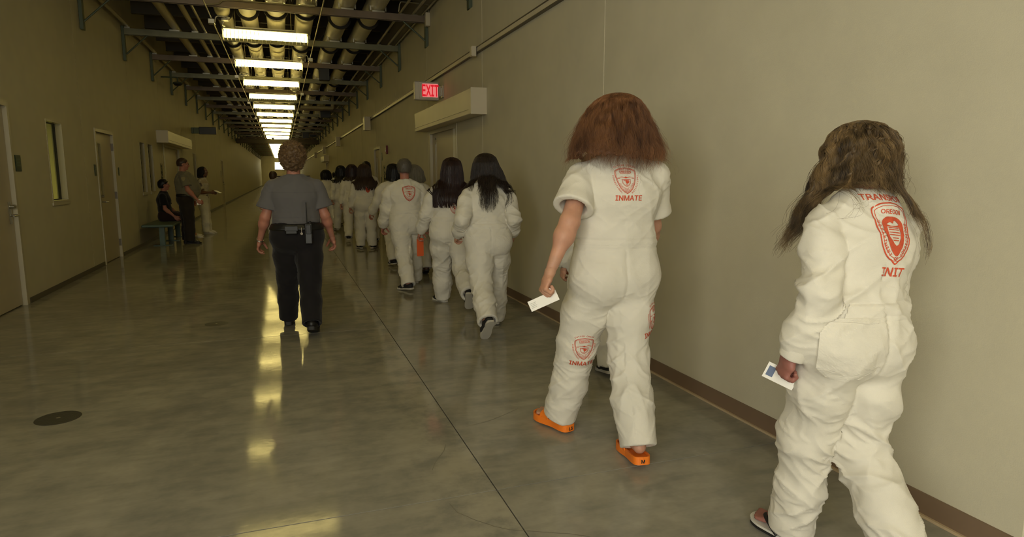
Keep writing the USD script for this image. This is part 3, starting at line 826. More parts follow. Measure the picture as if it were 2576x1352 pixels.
def nets(f, lo, hi, h):
    """surface nets over the zero level of f (negative inside), evaluated only near the surface"""
    lo, hi = np.asarray(lo, float) - 2 * h, np.asarray(hi, float) + 2 * h
    B = 8
    nb = np.ceil((hi - lo) / (h * B)).astype(int)
    n = nb * B + 1
    g = np.stack(np.meshgrid(*[np.arange(k) for k in nb], indexing='ij'), -1).reshape(-1, 3)
    c = lo + (g + 0.5) * (h * B)
    fc = f(c)
    act = np.abs(fc) < h * B * 1.75
    F = np.empty(n, np.float32)
    sg_ = np.where(fc > 0, 1.0, -1.0).reshape(nb).astype(np.float32)
    F[:-1, :-1, :-1] = np.repeat(np.repeat(np.repeat(sg_, B, 0), B, 1), B, 2)
    F[-1], F[:, -1], F[:, :, -1] = 1, 1, 1
    M = np.zeros(n, bool)
    o = np.stack(np.meshgrid(*[np.arange(B + 1)] * 3, indexing='ij'), -1).reshape(-1, 3)
    idx = (g[act][:, None] * B + o[None]).reshape(-1, 3)
    M[idx[:, 0], idx[:, 1], idx[:, 2]] = True
    ii = np.argwhere(M)
    val = np.empty(len(ii), np.float32)
    for s in range(0, len(ii), 200000):
        val[s:s + 200000] = f(lo + ii[s:s + 200000] * h)
    F[M] = val
    S = F < 0
    for inside in (True, False):                                # isolated grid points make pinched sheets: drop them
        A = S if inside else ~S
        c = np.zeros(A.shape, np.int8)
        for ax in range(3):
            sl = [slice(None)] * 3
            sl[ax], s2 = slice(1, None), [slice(None)] * 3
            s2[ax] = slice(None, -1)
            c[tuple(sl)] += A[tuple(s2)]
            c[tuple(s2)] += A[tuple(sl)]
        lone = A & (c <= 1)
        if not inside:
            lone[[0, -1]] = lone[:, [0, -1]] = lone[:, :, [0, -1]] = False
        F[lone] = 1e-6 if inside else -1e-6
        S = F < 0
    cells = np.zeros(tuple(n - 1), np.int8)
    for dx in (0, 1):
        for dy in (0, 1):
            for dz in (0, 1):
                cells += S[dx:n[0] - 1 + dx, dy:n[1] - 1 + dy, dz:n[2] - 1 + dz]
    mixed = (cells > 0) & (cells < 8)
    ci = np.argwhere(mixed)
    num = np.full(mixed.shape, -1, np.int32)
    num[mixed] = np.arange(len(ci))
    acc, cnt = np.zeros((len(ci), 3)), np.zeros(len(ci))
    corners = [(0, 0, 0), (1, 0, 0), (0, 1, 0), (0, 0, 1), (1, 1, 0), (1, 0, 1), (0, 1, 1), (1, 1, 1)]
    for a in corners:
        for ax in range(3):
            if a[ax]:
                continue
            b = list(a)
            b[ax] = 1
            A, Bc = ci + np.array(a), ci + np.array(b)
            fa, fb = F[A[:, 0], A[:, 1], A[:, 2]], F[Bc[:, 0], Bc[:, 1], Bc[:, 2]]
            x = (fa < 0) != (fb < 0)
            t = np.where(x, fa / np.where(fa == fb, 1, fa - fb), 0)
            pt = np.array(a, float)[None] + t[:, None] * (np.array(b) - np.array(a))[None]
            acc += np.where(x[:, None], pt, 0)
            cnt += x
    v = lo + (ci + acc / np.maximum(cnt, 1)[:, None]) * h
    faces = []
    for ax in range(3):
        u, w = (ax + 1) % 3, (ax + 2) % 3
        s0 = [slice(1, n[0] - 1), slice(1, n[1] - 1), slice(1, n[2] - 1)]
        s0[ax] = slice(0, n[ax] - 1)
        s1 = list(s0)
        s1[ax] = slice(1, n[ax])
        a, b = S[tuple(s0)], S[tuple(s1)]
        e = np.argwhere(a != b)
        ins = a[e[:, 0], e[:, 1], e[:, 2]]
        off = np.array([s.start for s in s0])
        e = e + off
        eu, ew = np.zeros(3, int), np.zeros(3, int)
        eu[u], ew[w] = 1, 1
        q = [num[tuple((e - du - dw).T)] for du, dw in ((eu, ew), (0 * eu, ew), (0 * eu, 0 * ew), (eu, 0 * ew))]
        q = np.stack(q, 1)
        q = np.where(ins[:, None], q, q[:, ::-1])
        faces.append(q)
    q = np.vstack(faces)
    q = q[(q >= 0).all(1)]
    fa = np.vstack([q[:, [0, 1, 2]], q[:, [0, 2, 3]]])
    return trimesh.Trimesh(v, fa, process=False)


def relax(m, f, iters=2):
    """evens out the net: neighbour averaging, then back onto the surface"""
    v, fa = np.array(m.vertices), np.asarray(m.faces)
    e = np.unique(np.sort(np.vstack([fa[:, [0, 1]], fa[:, [1, 2]], fa[:, [2, 0]]]), 1), axis=0)
    deg = np.bincount(e.ravel(), minlength=len(v)).astype(float)
    for it in range(iters):
        a = np.zeros_like(v)
        for k in range(3):
            a[:, k] = np.bincount(e[:, 0], v[e[:, 1], k], len(v)) + np.bincount(e[:, 1], v[e[:, 0], k], len(v))
        v = v * 0.35 + 0.65 * a / np.maximum(deg, 1)[:, None]
        d, h = f(v), 0.0015
        g = np.stack([f(v + h * np.eye(3)[k]) - d for k in range(3)], 1) / h
        v = v - g * np.clip(d / np.maximum((g * g).sum(1), 0.25), -0.008, 0.008)[:, None]
    return trimesh.Trimesh(v, fa, process=False)


def vnormals(m):
    v, f = np.asarray(m.vertices), np.asarray(m.faces)
    n = np.zeros_like(v)
    c = np.cross(v[f[:, 1]] - v[f[:, 0]], v[f[:, 2]] - v[f[:, 0]])
    for k in range(3):
        np.add.at(n, f[:, k], c)
    return n / (np.linalg.norm(n, axis=1, keepdims=True) + 1e-12)


def keep_big(m):
    """drops loose crumbs"""
    comp = trimesh.graph.connected_components(m.edges, nodes=np.arange(len(m.vertices)), min_len=200)
    if not len(comp):
        return m
    ok = np.zeros(len(m.vertices), bool)
    for c in comp:
        ok[c] = True
    return trimesh.Trimesh(m.vertices, m.faces[ok[m.faces].all(1)], process=False)


def ridged(p, seed):
    n = meshkit.noise(p, seed)
    return (1 - np.clip(np.abs(2 * n - 1) * 1.5, 0, 1)) ** 1.7


# ------------------------------------------------------------------ skeleton
FIELD = dict(H=1.64, yaw=0.0, lean=3.0, side=0.0, twist=0.0, head_pitch=0.0, head_yaw=0.0, head_roll=0.0,
             lhip=12.0, rhip=-12.0, lknee=4.0, rknee=22.0, labd=2.0, rabd=2.0, ltoe=6.0, rtoe=6.0, lfoot=0.0, rfoot=None,
             lsh=-12.0, rsh=12.0, lel=14.0, rel=14.0, lout=9.0, rout=9.0, lturn=0.0, rturn=0.0, slope=0.0, sit=False, legk=1.0, tork=1.0)


def skeleton(**kw):
    P = dict(FIELD)
    P.update(kw)
    H, LK, TK = P['H'], P['legk'], P['tork']
    J = {}
    up, rt, fw = V(0, 0, 1), V(1, 0, 0), V(0, 1, 0)
    pel = V(0, 0, 0)
    Rs = rot(up, P['twist']) @ rot(fw, P['side']) @ rot(rt, -P['lean'])
    J['pelvis'] = pel
    J['waist'] = pel + Rs @ V(0, 0.0, 0.075 * H * TK)
    J['chest'] = J['waist'] + Rs @ V(0, 0.004 * H, 0.12 * H * TK)
    R2 = Rs @ rot(rt, -P['slope'])
    J['neck'] = J['chest'] + R2 @ V(0, -0.008 * H, 0.105 * H)
    Rh = R2 @ rot(up, P['head_yaw']) @ rot(rt, -P['head_pitch']) @ rot(fw, P['head_roll'])
    J['head'] = J['neck'] + (0.35 * R2 + 0.65 * Rh) @ V(0, 0.012 * H, 0.091 * H)
    J['Rhead'], J['Rchest'], J['Rspine'] = Rh, R2, Rs
    for s, L in ((-1, 'l'), (1, 'r')):
        hip = pel + V(s * 0.052 * H, 0, -0.015 * H)
        Rt = rot(fw, s * -P[L + 'abd']) @ rot(rt, P[L + 'hip'])
        knee = hip + Rt @ V(0, 0, -0.245 * H * LK)
        Rk = Rt @ rot(rt, -P[L + 'knee'])
        ank = knee + Rk @ V(0, 0, -0.235 * H * LK)
        J[L + 'hip'], J[L + 'knee'], J[L + 'ankle'] = hip, knee, ank
        fp = P[L + 'foot']
        if fp is None:
            fp = max(0.0, P[L + 'knee'] - P[L + 'hip']) * 0.75
        Rf = rot(up, -s * P[L + 'toe']) @ rot(rt, -fp)
        J['R' + L + 'foot'] = Rf
        J[L + 'heel'] = ank + Rf @ V(0, -0.03 * H, -0.042 * H)
        J[L + 'ball'] = ank + Rf @ V(0, 0.075 * H, -0.042 * H)
        J[L + 'toe'] = ank + Rf @ V(0, 0.118 * H, -0.042 * H)
        sh = J['chest'] + R2 @ V(s * 0.103 * H, -0.005 * H, 0.062 * H)
        Ra = R2 @ rot(fw, s * -P[L + 'out']) @ rot(rt, P[L + 'sh'])
        el = sh + Ra @ V(0, 0, -0.178 * H)
        Re = Ra @ rot(up, s * P[L + 'turn']) @ rot(rt, P[L + 'el'])
        wr_ = el + Re @ V(0, 0, -0.148 * H)
        J[L + 'sh'], J[L + 'elbow'], J[L + 'wrist'] = sh, el, wr_
        J['R' + L + 'hand'] = Re
        J[L + 'hand'] = wr_ + Re @ V(0, 0, -0.055 * H)
    low = min(min(J['lheel'][2], J['lball'][2], J['ltoe'][2]), min(J['rheel'][2], J['rball'][2], J['rtoe'][2]))
    dz = -low + P.get('sole', 0.012)
    if P['sit']:
        dz = P['sit']
    Rz = rot(up, P['yaw'])
    for k, v in list(J.items()):
        if v.ndim == 1:
            J[k] = Rz @ (v + V(0, 0, dz))
        else:
            J[k] = Rz @ v
    J['R'] = Rz
    J['P'] = P
    return J


# ------------------------------------------------------------------ skin
def head_sdf(p, J, H):
    R, c = J['Rhead'], J['head']
    s = H / 1.64
    q = (p - c) @ R / s
    d = ball(q, V(0, -0.012, 0.028), (0.074, 0.093, 0.082))
    d = smin(d, ball(q, V(0, 0.024, -0.038), (0.056, 0.064, 0.074)), 0.04)
    d = smin(d, ball(q, V(0, 0.062, -0.088), (0.026, 0.022, 0.02)), 0.03)
    d = smin(d, ball(q, V(0, 0.074, 0.022), (0.05, 0.012, 0.012)), 0.02)
    d = smin(d, cone(q, V(0, 0.082, 0.008), V(0, 0.104, -0.030), 0.008, 0.0125), 0.012)
    for x in (-0.034, 0.034):
        d = smin(d, ball(q, V(x, 0.066, -0.028), (0.022, 0.018, 0.018)), 0.02)
        d = smax(d, -ball(q, V(x * 0.95, 0.094, 0.002), (0.017, 0.016, 0.011)), 0.012)
        d = smin(d, ball(q, V(x * 2.18, -0.008, -0.006), (0.008, 0.019, 0.031)), 0.008)
    d = smin(d, ball(q, V(0, 0.078, -0.055), (0.024, 0.014, 0.007)), 0.008)
    d = smin(d, ball(q, V(0, 0.076, -0.069), (0.021, 0.014, 0.008)), 0.008)
    d = smax(d, -ball(q, V(0, 0.094, -0.062), (0.02, 0.008, 0.002)), 0.004)
    return d * s


def body_sdf(J, H, arm=1.0, leg=1.0, bulk=1.0, bare_feet=False):
    def f(p):
        s = H / 1.64
        rt = J['Rchest'][:, 0]
        rp = J['R'][:, 0]
        d = head_sdf(p, J, H)
        d = smin(d, cone(p, J['neck'] - J['Rchest'] @ V(0, 0, 0.02), J['head'] + J['Rhead'] @ V(0, -0.01, -0.045), 0.058 * s, 0.052 * s), 0.025)
        tor = loft(p, [(J['pelvis'] - V(0, 0, 0.03), rp, 0.135 * s * bulk, 0.085 * s * bulk), (J['waist'], rt, 0.115 * s * bulk, 0.085 * s * bulk), (J['chest'], rt, 0.135 * s * bulk, 0.095 * s * bulk),
                       (J['chest'] + J['Rchest'] @ V(0, 0, 0.04) * s, rt, 0.115 * s, 0.07 * s)], 0.05)
        d = smin(d, tor, 0.04)
        for L in 'lr':
            d = smin(d, cone(p, J['neck'] - J['Rchest'] @ V(0, 0, 0.045), J[L + 'sh'] - J['Rchest'] @ V(0, 0, 0.045), 0.040 * s, 0.030 * s), 0.02)
            ar = smin(cone(p, J[L + 'sh'] - J['Rchest'] @ V(0, 0, 0.040), J[L + 'elbow'], 0.036 * arm * s, 0.039 * arm * s), cone(p, J[L + 'elbow'], J[L + 'wrist'], 0.039 * arm * s, 0.0228 * s), 0.02)
            mid = J[L + 'elbow'] * 0.72 + J[L + 'wrist'] * 0.28
            ar = smin(ar, ball(p, mid, 0.041 * arm * s), 0.03)
            d = smin(d, ar, 0.02)
            lg = smin(cone(p, J[L + 'hip'], J[L + 'knee'], 0.078 * leg * s, 0.052 * leg * s), cone(p, J[L + 'knee'], J[L + 'ankle'], 0.050 * leg * s, 0.033 * s), 0.02)
            d = smin(d, lg, 0.03)
            Rf = J['R' + L + 'foot']
            fx = (p - J[L + 'ankle']) @ Rf / s
            sd = -1 if L == 'l' else 1
            ft = smin(cone(fx, V(0, -0.028, -0.030), V(0, 0.02, -0.012), 0.030, 0.034), cone(fx, V(0, 0.02, -0.012), V(sd * 0.006, 0.115, -0.048), 0.034, 0.022), 0.03)
            if bare_feet:
                for j, (xo, ln, r) in enumerate(((-0.024, 0.185, 0.0125), (-0.006, 0.18, 0.0095), (0.009, 0.174, 0.009), (0.023, 0.164, 0.0085), (0.035, 0.15, 0.008))):
                    ft = smin(ft, cone(fx, V(sd * xo * 0.8, 0.115, -0.052), V(sd * (xo + 0.004), ln, -0.058), r * 1.25, r), 0.007)
            ft = smax(ft, -(fx[:, 2] + 0.0672), 0.008)
            d = smin(d, ft * s, 0.02)
        return d
    return f


def hand_sdf(curl=40.0, thumb=30.0, side=1, spread=3.0, curls=None):
    """hand with its wrist at the origin, fingers along -z, palm facing -x*side (towards the thigh), thumb to +y"""
    chains = []
    m = -side      # palm direction along x
    base = [(0.030, -0.083, 0.070), (0.010, -0.087, 0.078), (-0.010, -0.085, 0.072), (-0.028, -0.078, 0.058)]
    for j, (y, z, ln) in enumerate(base):
        c = curl + 4 * j if curls is None else curls[j]
        pt = V(0.0, y, z)
        ang = 8.0
        seq = [(pt, 0.0092)]
        ydir = (1.5 - j) * math.radians(spread)
        for fr, k, r in ((0.46, 0.9, 0.0088), (0.30, 1.15, 0.0080), (0.24, 0.85, 0.0070)):
            ang += c * k
            a = math.radians(ang)
            pt = pt + ln * fr * V(m * math.sin(a), math.sin(ydir), -math.cos(a))
            seq.append((pt, r))
        chains.append(seq)
    tb = V(m * 0.012, 0.032, -0.028)
    t1 = tb + 0.040 * unit(V(m * 0.55, 0.60, -0.65))
    a = math.radians(thumb)
    t2 = t1 + 0.032 * unit(V(m * (0.45 + math.sin(a)), 0.25 - 0.5 * math.sin(a), -0.9))
    t3 = t2 + 0.025 * unit(V(m * (0.45 + 1.6 * math.sin(a)), 0.05 - 0.8 * math.sin(a), -0.9))
    chains.append([(V(0, 0.014, -0.02), 0.015), (tb, 0.014), (t1, 0.0115), (t2, 0.010), (t3, 0.0085)])
    wide = V(0, 1, 0)

    def f(p):
        d = loft(p, [(V(0, 0, 0.06), wide, 0.0235, 0.0215), (V(0, 0, 0.0), wide, 0.0265, 0.0215), (V(0, 0.002, -0.035), wide, 0.038, 0.0165), (V(0, 0.001, -0.078), wide, 0.040, 0.0135)], 0.012)
        d = smin(d, ball(p, V(m * 0.009, 0.022, -0.038), (0.014, 0.017, 0.028)), 0.012)
        for c in chains:
            e = None
            for (a0, r0), (a1, r1) in zip(c[:-1], c[1:]):
                s = cone(p, a0, a1, r0, r1)
                e = s if e is None else np.minimum(e, s)
            d = smin(d, e, 0.006)
        return d
    return f


_hands = {}


def hand_mesh(J, L, H, h, curl, thumb, curls=None):
    key = (L, h, curl, thumb, tuple(curls) if curls else None)
    if key not in _hands:
        f = hand_sdf(curl, thumb, 1 if L == 'r' else -1, curls=curls)
        m = nets(f, (-0.12, -0.07, -0.19), (0.12, 0.10, 0.09), h)
        m = keep_big(m)
        m = relax(m, f, 3)
        _hands[key] = m
    m = _hands[key].copy()
    s = H / 1.64
    m.vertices = (np.asarray(m.vertices) * s) @ J['R' + L + 'hand'].T + J[L + 'wrist']
    return m


def bounds_of(pts, pad):
    p = np.array(pts)
    return p.min(0) - pad, p.max(0) + pad


JOINTS = ['pelvis', 'waist', 'chest', 'neck', 'head', 'lhip', 'lknee', 'lankle', 'lheel', 'ltoe', 'rhip', 'rknee', 'rankle', 'rheel', 'rtoe', 'lsh', 'lelbow', 'lwrist', 'rsh', 'relbow', 'rwrist']


# ------------------------------------------------------------------ clothes
def coverall_sdf(J, H, sleeve='long', girth=1.0, hips=1.0, legw=1.0, armw=1.0, belly=0.0, top=True, bottom=True, legs_to=1.0, collar=True, waist_in=1.0):
    s = H / 1.64

    def f(p):
        rt = J['Rchest'][:, 0]
        fr = J['Rchest'][:, 1]
        up = J['Rchest'][:, 2]
        rp = J['R'][:, 0]
        fp = J['R'][:, 1]
        d = None
        if top:
            lowc = J['pelvis'] + V(0, 0, 0.03 * s) if bottom else J['pelvis'] - V(0, 0, 0.05 * s)
            d = loft(p, [(lowc, rp, 0.172 * s * girth, 0.118 * s * girth), (J['waist'] - J['Rspine'] @ V(0, 0, 0.01) * s, rt, 0.158 * s * girth * waist_in, 0.112 * s * girth * waist_in),
                         (J['chest'] - fr * 0.008 * s, rt, 0.175 * s * girth, 0.122 * s * girth), (J['chest'] + up * 0.075 * s - fr * 0.012 * s, rt, 0.165 * s * girth, 0.092 * s * girth)], 0.06)
            if belly:
                d = smin(d, ball(p, J['waist'] + fr * belly * 0.42 + up * 0.03, (0.165 * girth, belly, 0.21), np.stack([rt, fr, up], 1)), 0.13)
                d = smin(d, ball(p, J['chest'] + fr * belly * 0.28 - up * 0.03, (0.15 * girth, belly * 0.72, 0.19), np.stack([rt, fr, up], 1)), 0.10)
            for L in 'lr':
                d = smin(d, cone(p, J['neck'] - up * 0.045 * s, J[L + 'sh'] - up * 0.030 * s, 0.058 * s, 0.048 * s), 0.045)
            if collar:
                d = smin(d, loft(p, [(J['neck'] - up * 0.05 * s, rt, 0.085 * s, 0.085 * s), (J['neck'] + up * 0.012 * s, rt, 0.068 * s, 0.066 * s)], 0.02), 0.035)
            for L in 'lr':
                sh, el, wr_ = J[L + 'sh'], J[L + 'elbow'], J[L + 'wrist']
                Re = J['R' + L + 'hand']
                if sleeve == 'long':
                    end = wr_ + unit(wr_ - el) * 0.004
                    ar = loft(p, [(sh - up * 0.034 * s, Re[:, 1], 0.055 * armw * s, 0.058 * armw * s), (sh * 0.6 + el * 0.4, Re[:, 1], 0.064 * armw * s, 0.070 * armw * s), (el, Re[:, 1], 0.058 * armw * s, 0.060 * armw * s), (el * 0.3 + wr_ * 0.7, Re[:, 1], 0.053 * armw * s, 0.056 * armw * s), (end, Re[:, 1], 0.049 * armw * s, 0.045 * armw * s)], 0.03)
                    ax = unit(wr_ - el)
                    ar = smax(ar, (p - end) @ ax, 0.006)
                    cav = np.maximum(cone(p, end - ax * 0.05, end + ax * 0.05, 0.030 * s, 0.036 * armw * s), -((p - end + ax * 0.03) @ ax))
                    ar = smax(ar, -cav, 0.004)
                elif sleeve == 'short':
                    ax = unit(el - sh)
                    end = sh + (el - sh) * 0.74
                    ar = loft(p, [(sh - up * 0.030 * s, Re[:, 1], 0.062 * armw * s, 0.066 * armw * s), (end, Re[:, 1], 0.074 * armw * s, 0.080 * armw * s), (end + ax * 0.06, Re[:, 1], 0.074 * armw * s, 0.080 * armw * s)], 0.02)
                    ar = smax(ar, (p - end) @ ax, 0.006)
                    cav = np.maximum(cone(p, end - ax * 0.10, end + ax * 0.1, 0.054 * armw * s, 0.061 * armw * s), -((p - end + ax * 0.07) @ ax))
                    ar = smax(ar, -cav, 0.004)
                d = smin(d, ar, 0.009)
            # neck opening
            nk = J['neck'] + up * 0.012 * s
            hn = (p - nk) @ up
            rad = np.linalg.norm(p - nk - hn[:, None] * up, axis=1)
            d = smax(d, np.minimum(hn, 0.11 * s - rad), 0.008)
            if not bottom:
                hz = J['pelvis'] - V(0, 0, 0.055 * s)
                d = smax(d, hz[2] - p[:, 2], 0.008)
        if bottom:
            seat = loft(p, [(J['pelvis'] + V(0, 0, 0.085 * s) if not top else J['pelvis'] + V(0, 0, 0.07 * s), rp, 0.158 * s * hips, 0.112 * s * hips), (J['pelvis'] - V(0, 0, 0.03 * s) - fp * 0.012 * s, rp, 0.186 * s * hips, 0.132 * s * hips)], 0.05)
            for L, sx in (('l', -1), ('r', 1)):
                seat = smin(seat, ball(p, J[L + 'hip'] - fp * 0.024 * s * hips + V(0, 0, 0.0), (0.094 * s * hips, 0.100 * s * hips, 0.12 * s)), 0.09)
            lg = None
            for L, sx in (('l', -1), ('r', 1)):
                hip, kn, an = J[L + 'hip'] + rp * sx * 0.006 * s, J[L + 'knee'], J[L + 'ankle']
                ax = unit(an - kn)
                end = an + ax * (0.035 * s * legs_to if legs_to >= 0.99 else 0) if legs_to >= 0.99 else kn + (an - kn) * legs_to
                ln = loft(p, [(hip, rp, 0.102 * s * hips, 0.118 * s * hips), (hip * 0.5 + kn * 0.5, rp, 0.095 * s * legw * (0.5 + hips / 2), 0.102 * s * legw), (kn, rp, 0.083 * s * legw, 0.085 * s * legw), (kn * 0.45 + an * 0.55, rp, 0.080 * s * legw, 0.084 * s * legw), (end, rp, 0.075 * s * legw, 0.086 * s * legw)], 0.035)
                ln = smax(ln, (p - end) @ ax, 0.008)
                cav = np.maximum(cone(p, end - ax * 0.1, end + ax * 0.1, 0.055 * s * legw, 0.060 * s * legw), -((p - end + ax * 0.05) @ ax))
                ln = smax(ln, -cav, 0.005)
                lg = ln if lg is None else smin(lg, ln, 0.012)
            lo_ = smin(seat, lg, 0.03)
            if not top:
                lo_ = smax(lo_, p[:, 2] - (J['pelvis'][2] + 0.10 * s), 0.008)
            d = lo_ if d is None else smin(d, lo_, 0.03)
        return d
    return f


def arm_dist(v, J):
    d = None
    for L in 'lr':
        for a, b in ((L + 'sh', L + 'elbow'), (L + 'elbow', L + 'wrist')):
            e = cone(v, J[a] + (J[b] - J[a]) * (0.25 if a.endswith('sh') else 0), J[b], 0, 0)
            d = e if d is None else np.minimum(d, e)
    return d


def fold_field(v, n, J, H, amp, seed, fine=1.0):
    """creases: bundled near the joints, draping between them"""
    s = H / 1.64
    w = np.full(len(v), 0.36)
    for k, a, r in (('lelbow', 1.0, 0.11), ('relbow', 1.0, 0.11), ('lwrist', 0.5, 0.10), ('rwrist', 0.5, 0.10), ('lknee', 1.0, 0.14), ('rknee', 1.0, 0.14), ('lankle', 1.25, 0.16), ('rankle', 1.25, 0.16), ('waist', 0.5, 0.13), ('lsh', 0.55, 0.12), ('rsh', 0.55, 0.12)):
        w += a * np.exp(-((np.linalg.norm(v - J[k], axis=1) / (r * s)) ** 2))
    cr = J['pelvis'] - V(0, 0, 0.13 * s)
    w += 0.7 * np.exp(-((np.linalg.norm(v - cr, axis=1) / (0.15 * s)) ** 2))
    q = v @ J['R']
    warp = meshkit.noise(q * 7, seed + 9)[:, None] - 0.5
    q = q + warp * V(0.03, 0.03, 0.05)
    sx = np.sign(q[:, 0] + 1e-6)

    def creased(n1, f, perp, sd):
        n1 = unit(n1)
        t1 = unit(np.cross(n1, V(0.1, 1, 0.2)))
        t2 = np.cross(n1, t1)
        qq = np.stack([q[:, 0] * sx, q[:, 1], q[:, 2]], 1)
        return ridged(np.stack([qq @ n1 * f, qq @ t1 * perp, qq @ t2 * perp + sx * 7.7], 1), sd)
    a = creased(V(0.62, 0.25, 0.74), 16, 3.6, seed)
    b = np.maximum(creased(V(-0.55, -0.3, 0.80), 23, 5.0, seed + 3), 0.75 * creased(V(0.25, -0.5, 0.80), 36, 8.0, seed + 4))
    c = ridged(np.stack([q[:, 0] * 12, q[:, 1] * 12, q[:, 2] * 2.2], 1), seed + 5)
    d = meshkit.noise(q * 4.0, seed + 7) - 0.5
    base = np.clip(1.5 - w, 0.2, 1)
    disp = w * (0.75 * (a - 0.3) + 0.6 * fine * (b - 0.3)) + 0.6 * base * (1 - 0.85 * np.exp(-(((v[:, 2] - J['pelvis'][2] + 0.03) / (0.13 * s)) ** 2))) * (c - 0.3) + 1.1 * d
    calm = np.ones(len(v))
    for k in ('lwrist', 'rwrist'):
        calm *= np.clip(np.linalg.norm(v - J[k], axis=1) / (0.085 * s) - 0.25, 0.05, 1)
    for L in 'lr':
        e_ = J[L + 'ankle'] + unit(J[L + 'ankle'] - J[L + 'knee']) * 0.035 * s
        calm *= np.clip(np.linalg.norm(v - e_, axis=1) / (0.10 * s) - 0.55, 0.3, 1)
    for c_, r_ in J.get('hems', ()):
        calm *= np.clip(np.linalg.norm(v - c_, axis=1) / (r_ * s) - 0.6, 0.15, 1)
    disp = amp * disp * calm
    # sewn seams: across the waist and up the seat
    zl = (v - J['waist']) @ J['R'][:, 2] + 0.012 * s
    off = v - J['waist']
    arm = arm_dist(v, J) > 0.085
    disp -= np.where(arm, 0.0035 * np.exp(-((zl + 0.021) / 0.006) ** 2) + 0.0035 * np.exp(-((zl - 0.021) / 0.006) ** 2), 0)
    xl, yl = off @ J['R'][:, 0], off @ J['R'][:, 1]
    zp = v[:, 2] - J['pelvis'][2]
    disp -= np.where((np.abs(zp + 0.01) < 0.11 * s) & (yl < 0), 0.004 * np.exp(-(xl / 0.007) ** 2), 0)
    return disp


def dress(J, H, lo_hi, h, amp, seed, f, fine=1.0, iters=2):
    m = nets(f, lo_hi[0], lo_hi[1], h)
    m = keep_big(m)
    m = relax(m, f, iters)
    n = vnormals(m)
    v = np.asarray(m.vertices)
    m.vertices = v + n * fold_field(v, n, J, H, amp, seed, fine)[:, None]
    return m


# ------------------------------------------------------------------ things laid onto a garment
class Skin:
    """finds the front-most garment point along -n for (u, v) around a centre"""
    def __init__(self, mesh, J=None):
        self.v = np.asarray(mesh.vertices)
        self.n = vnormals(mesh)
        if J is not None:
            k = arm_dist(self.v, J) > 0.088
            self.v, self.n = self.v[k], self.n[k]

    def lay(self, c, u, n, uv, lift, reach=0.25, soft=1e-3):
        u = unit(u)
        n = unit(n - u * (n @ u))
        w = np.cross(n, u)
        q = self.v - c
        a, b, d = q @ u, q @ w, q @ n
        ok = (self.n @ n > 0.12) & (np.abs(d) < reach) & (np.abs(a) < 0.4) & (np.abs(b) < 0.4)
        A, D, N, VV = np.stack([a[ok], b[ok]], 1), d[ok], self.n[ok], self.v[ok]
        dist, idx = cKDTree(A).query(uv, k=14)
        dd = D[idx]
        front = dd > dd.max(1, keepdims=True) - 0.05
        wt = np.where(front, 1 / (dist + soft) ** 2, 0)
        wt /= wt.sum(1, keepdims=True)
        z = (wt * dd).sum(1)
        nn = (wt[..., None] * N[idx]).sum(1)
        nn /= np.linalg.norm(nn, axis=1, keepdims=True) + 1e-9
        return c + uv[:, :1] * u + uv[:, 1:] * w + z[:, None] * n + nn * lift, nn


def flat_mesh(shape, edge):
    out = []
    for g in (shape.geoms if hasattr(shape, 'geoms') else [shape]):
        if g.area < 1e-9 or g.geom_type != 'Polygon':
            continue
        v, f = trimesh.creation.triangulate_polygon(g, engine='earcut')
        v = np.column_stack([v, np.zeros(len(v))])
        v, f = trimesh.remesh.subdivide_to_size(v, f, edge, max_iter=12)
        out.append(trimesh.Trimesh(v, f, process=False))
    return join(out)


def decal(skin, shape, c, u, n, edge=0.012, lift=0.0016, reach=0.25):
    m = flat_mesh(shape, edge)
    p, nn = skin.lay(c, np.asarray(u, float), np.asarray(n, float), np.asarray(m.vertices)[:, :2], lift, reach)
    f = np.asarray(m.faces)
    v = np.asarray(m.vertices)
    a2 = np.cross(v[f[:, 1], :2] - v[f[:, 0], :2], v[f[:, 2], :2] - v[f[:, 0], :2])
    f = np.where((a2 < 0)[:, None], f[:, ::-1], f)
    return trimesh.Trimesh(p, f, process=False)


def patch(skin, shape, c, u, n, thick=0.004, edge=0.012, reach=0.25):
    """a cloth patch with thickness: a pocket, a band"""
    m = flat_mesh(shape, edge)
    m.merge_vertices()
    uv = np.asarray(m.vertices)[:, :2]
    f = np.asarray(m.faces)
    v = np.asarray(m.vertices)
    a2 = np.cross(v[f[:, 1], :2] - v[f[:, 0], :2], v[f[:, 2], :2] - v[f[:, 0], :2])
    f = np.where((a2 < 0)[:, None], f[:, ::-1], f)
    p0, _ = skin.lay(c, u, n, uv, -0.004, reach, 0.012)
    p1, _ = skin.lay(c, u, n, uv, thick, reach, 0.012)
    k = len(p0)
    e = np.sort(np.vstack([f[:, [0, 1]], f[:, [1, 2]], f[:, [2, 0]]]), 1)
    de = np.vstack([f[:, [0, 1]], f[:, [1, 2]], f[:, [2, 0]]])
    _, inv, cnt = np.unique(e, axis=0, return_inverse=True, return_counts=True)
    bd = de[cnt[inv.ravel()] == 1]
    side = np.vstack([np.stack([bd[:, 0], bd[:, 1], bd[:, 1] + k], 1), np.stack([bd[:, 0], bd[:, 1] + k, bd[:, 0] + k], 1)])
    return trimesh.Trimesh(np.vstack([p0, p1]), np.vstack([f[:, ::-1], f + k, side]), process=False)


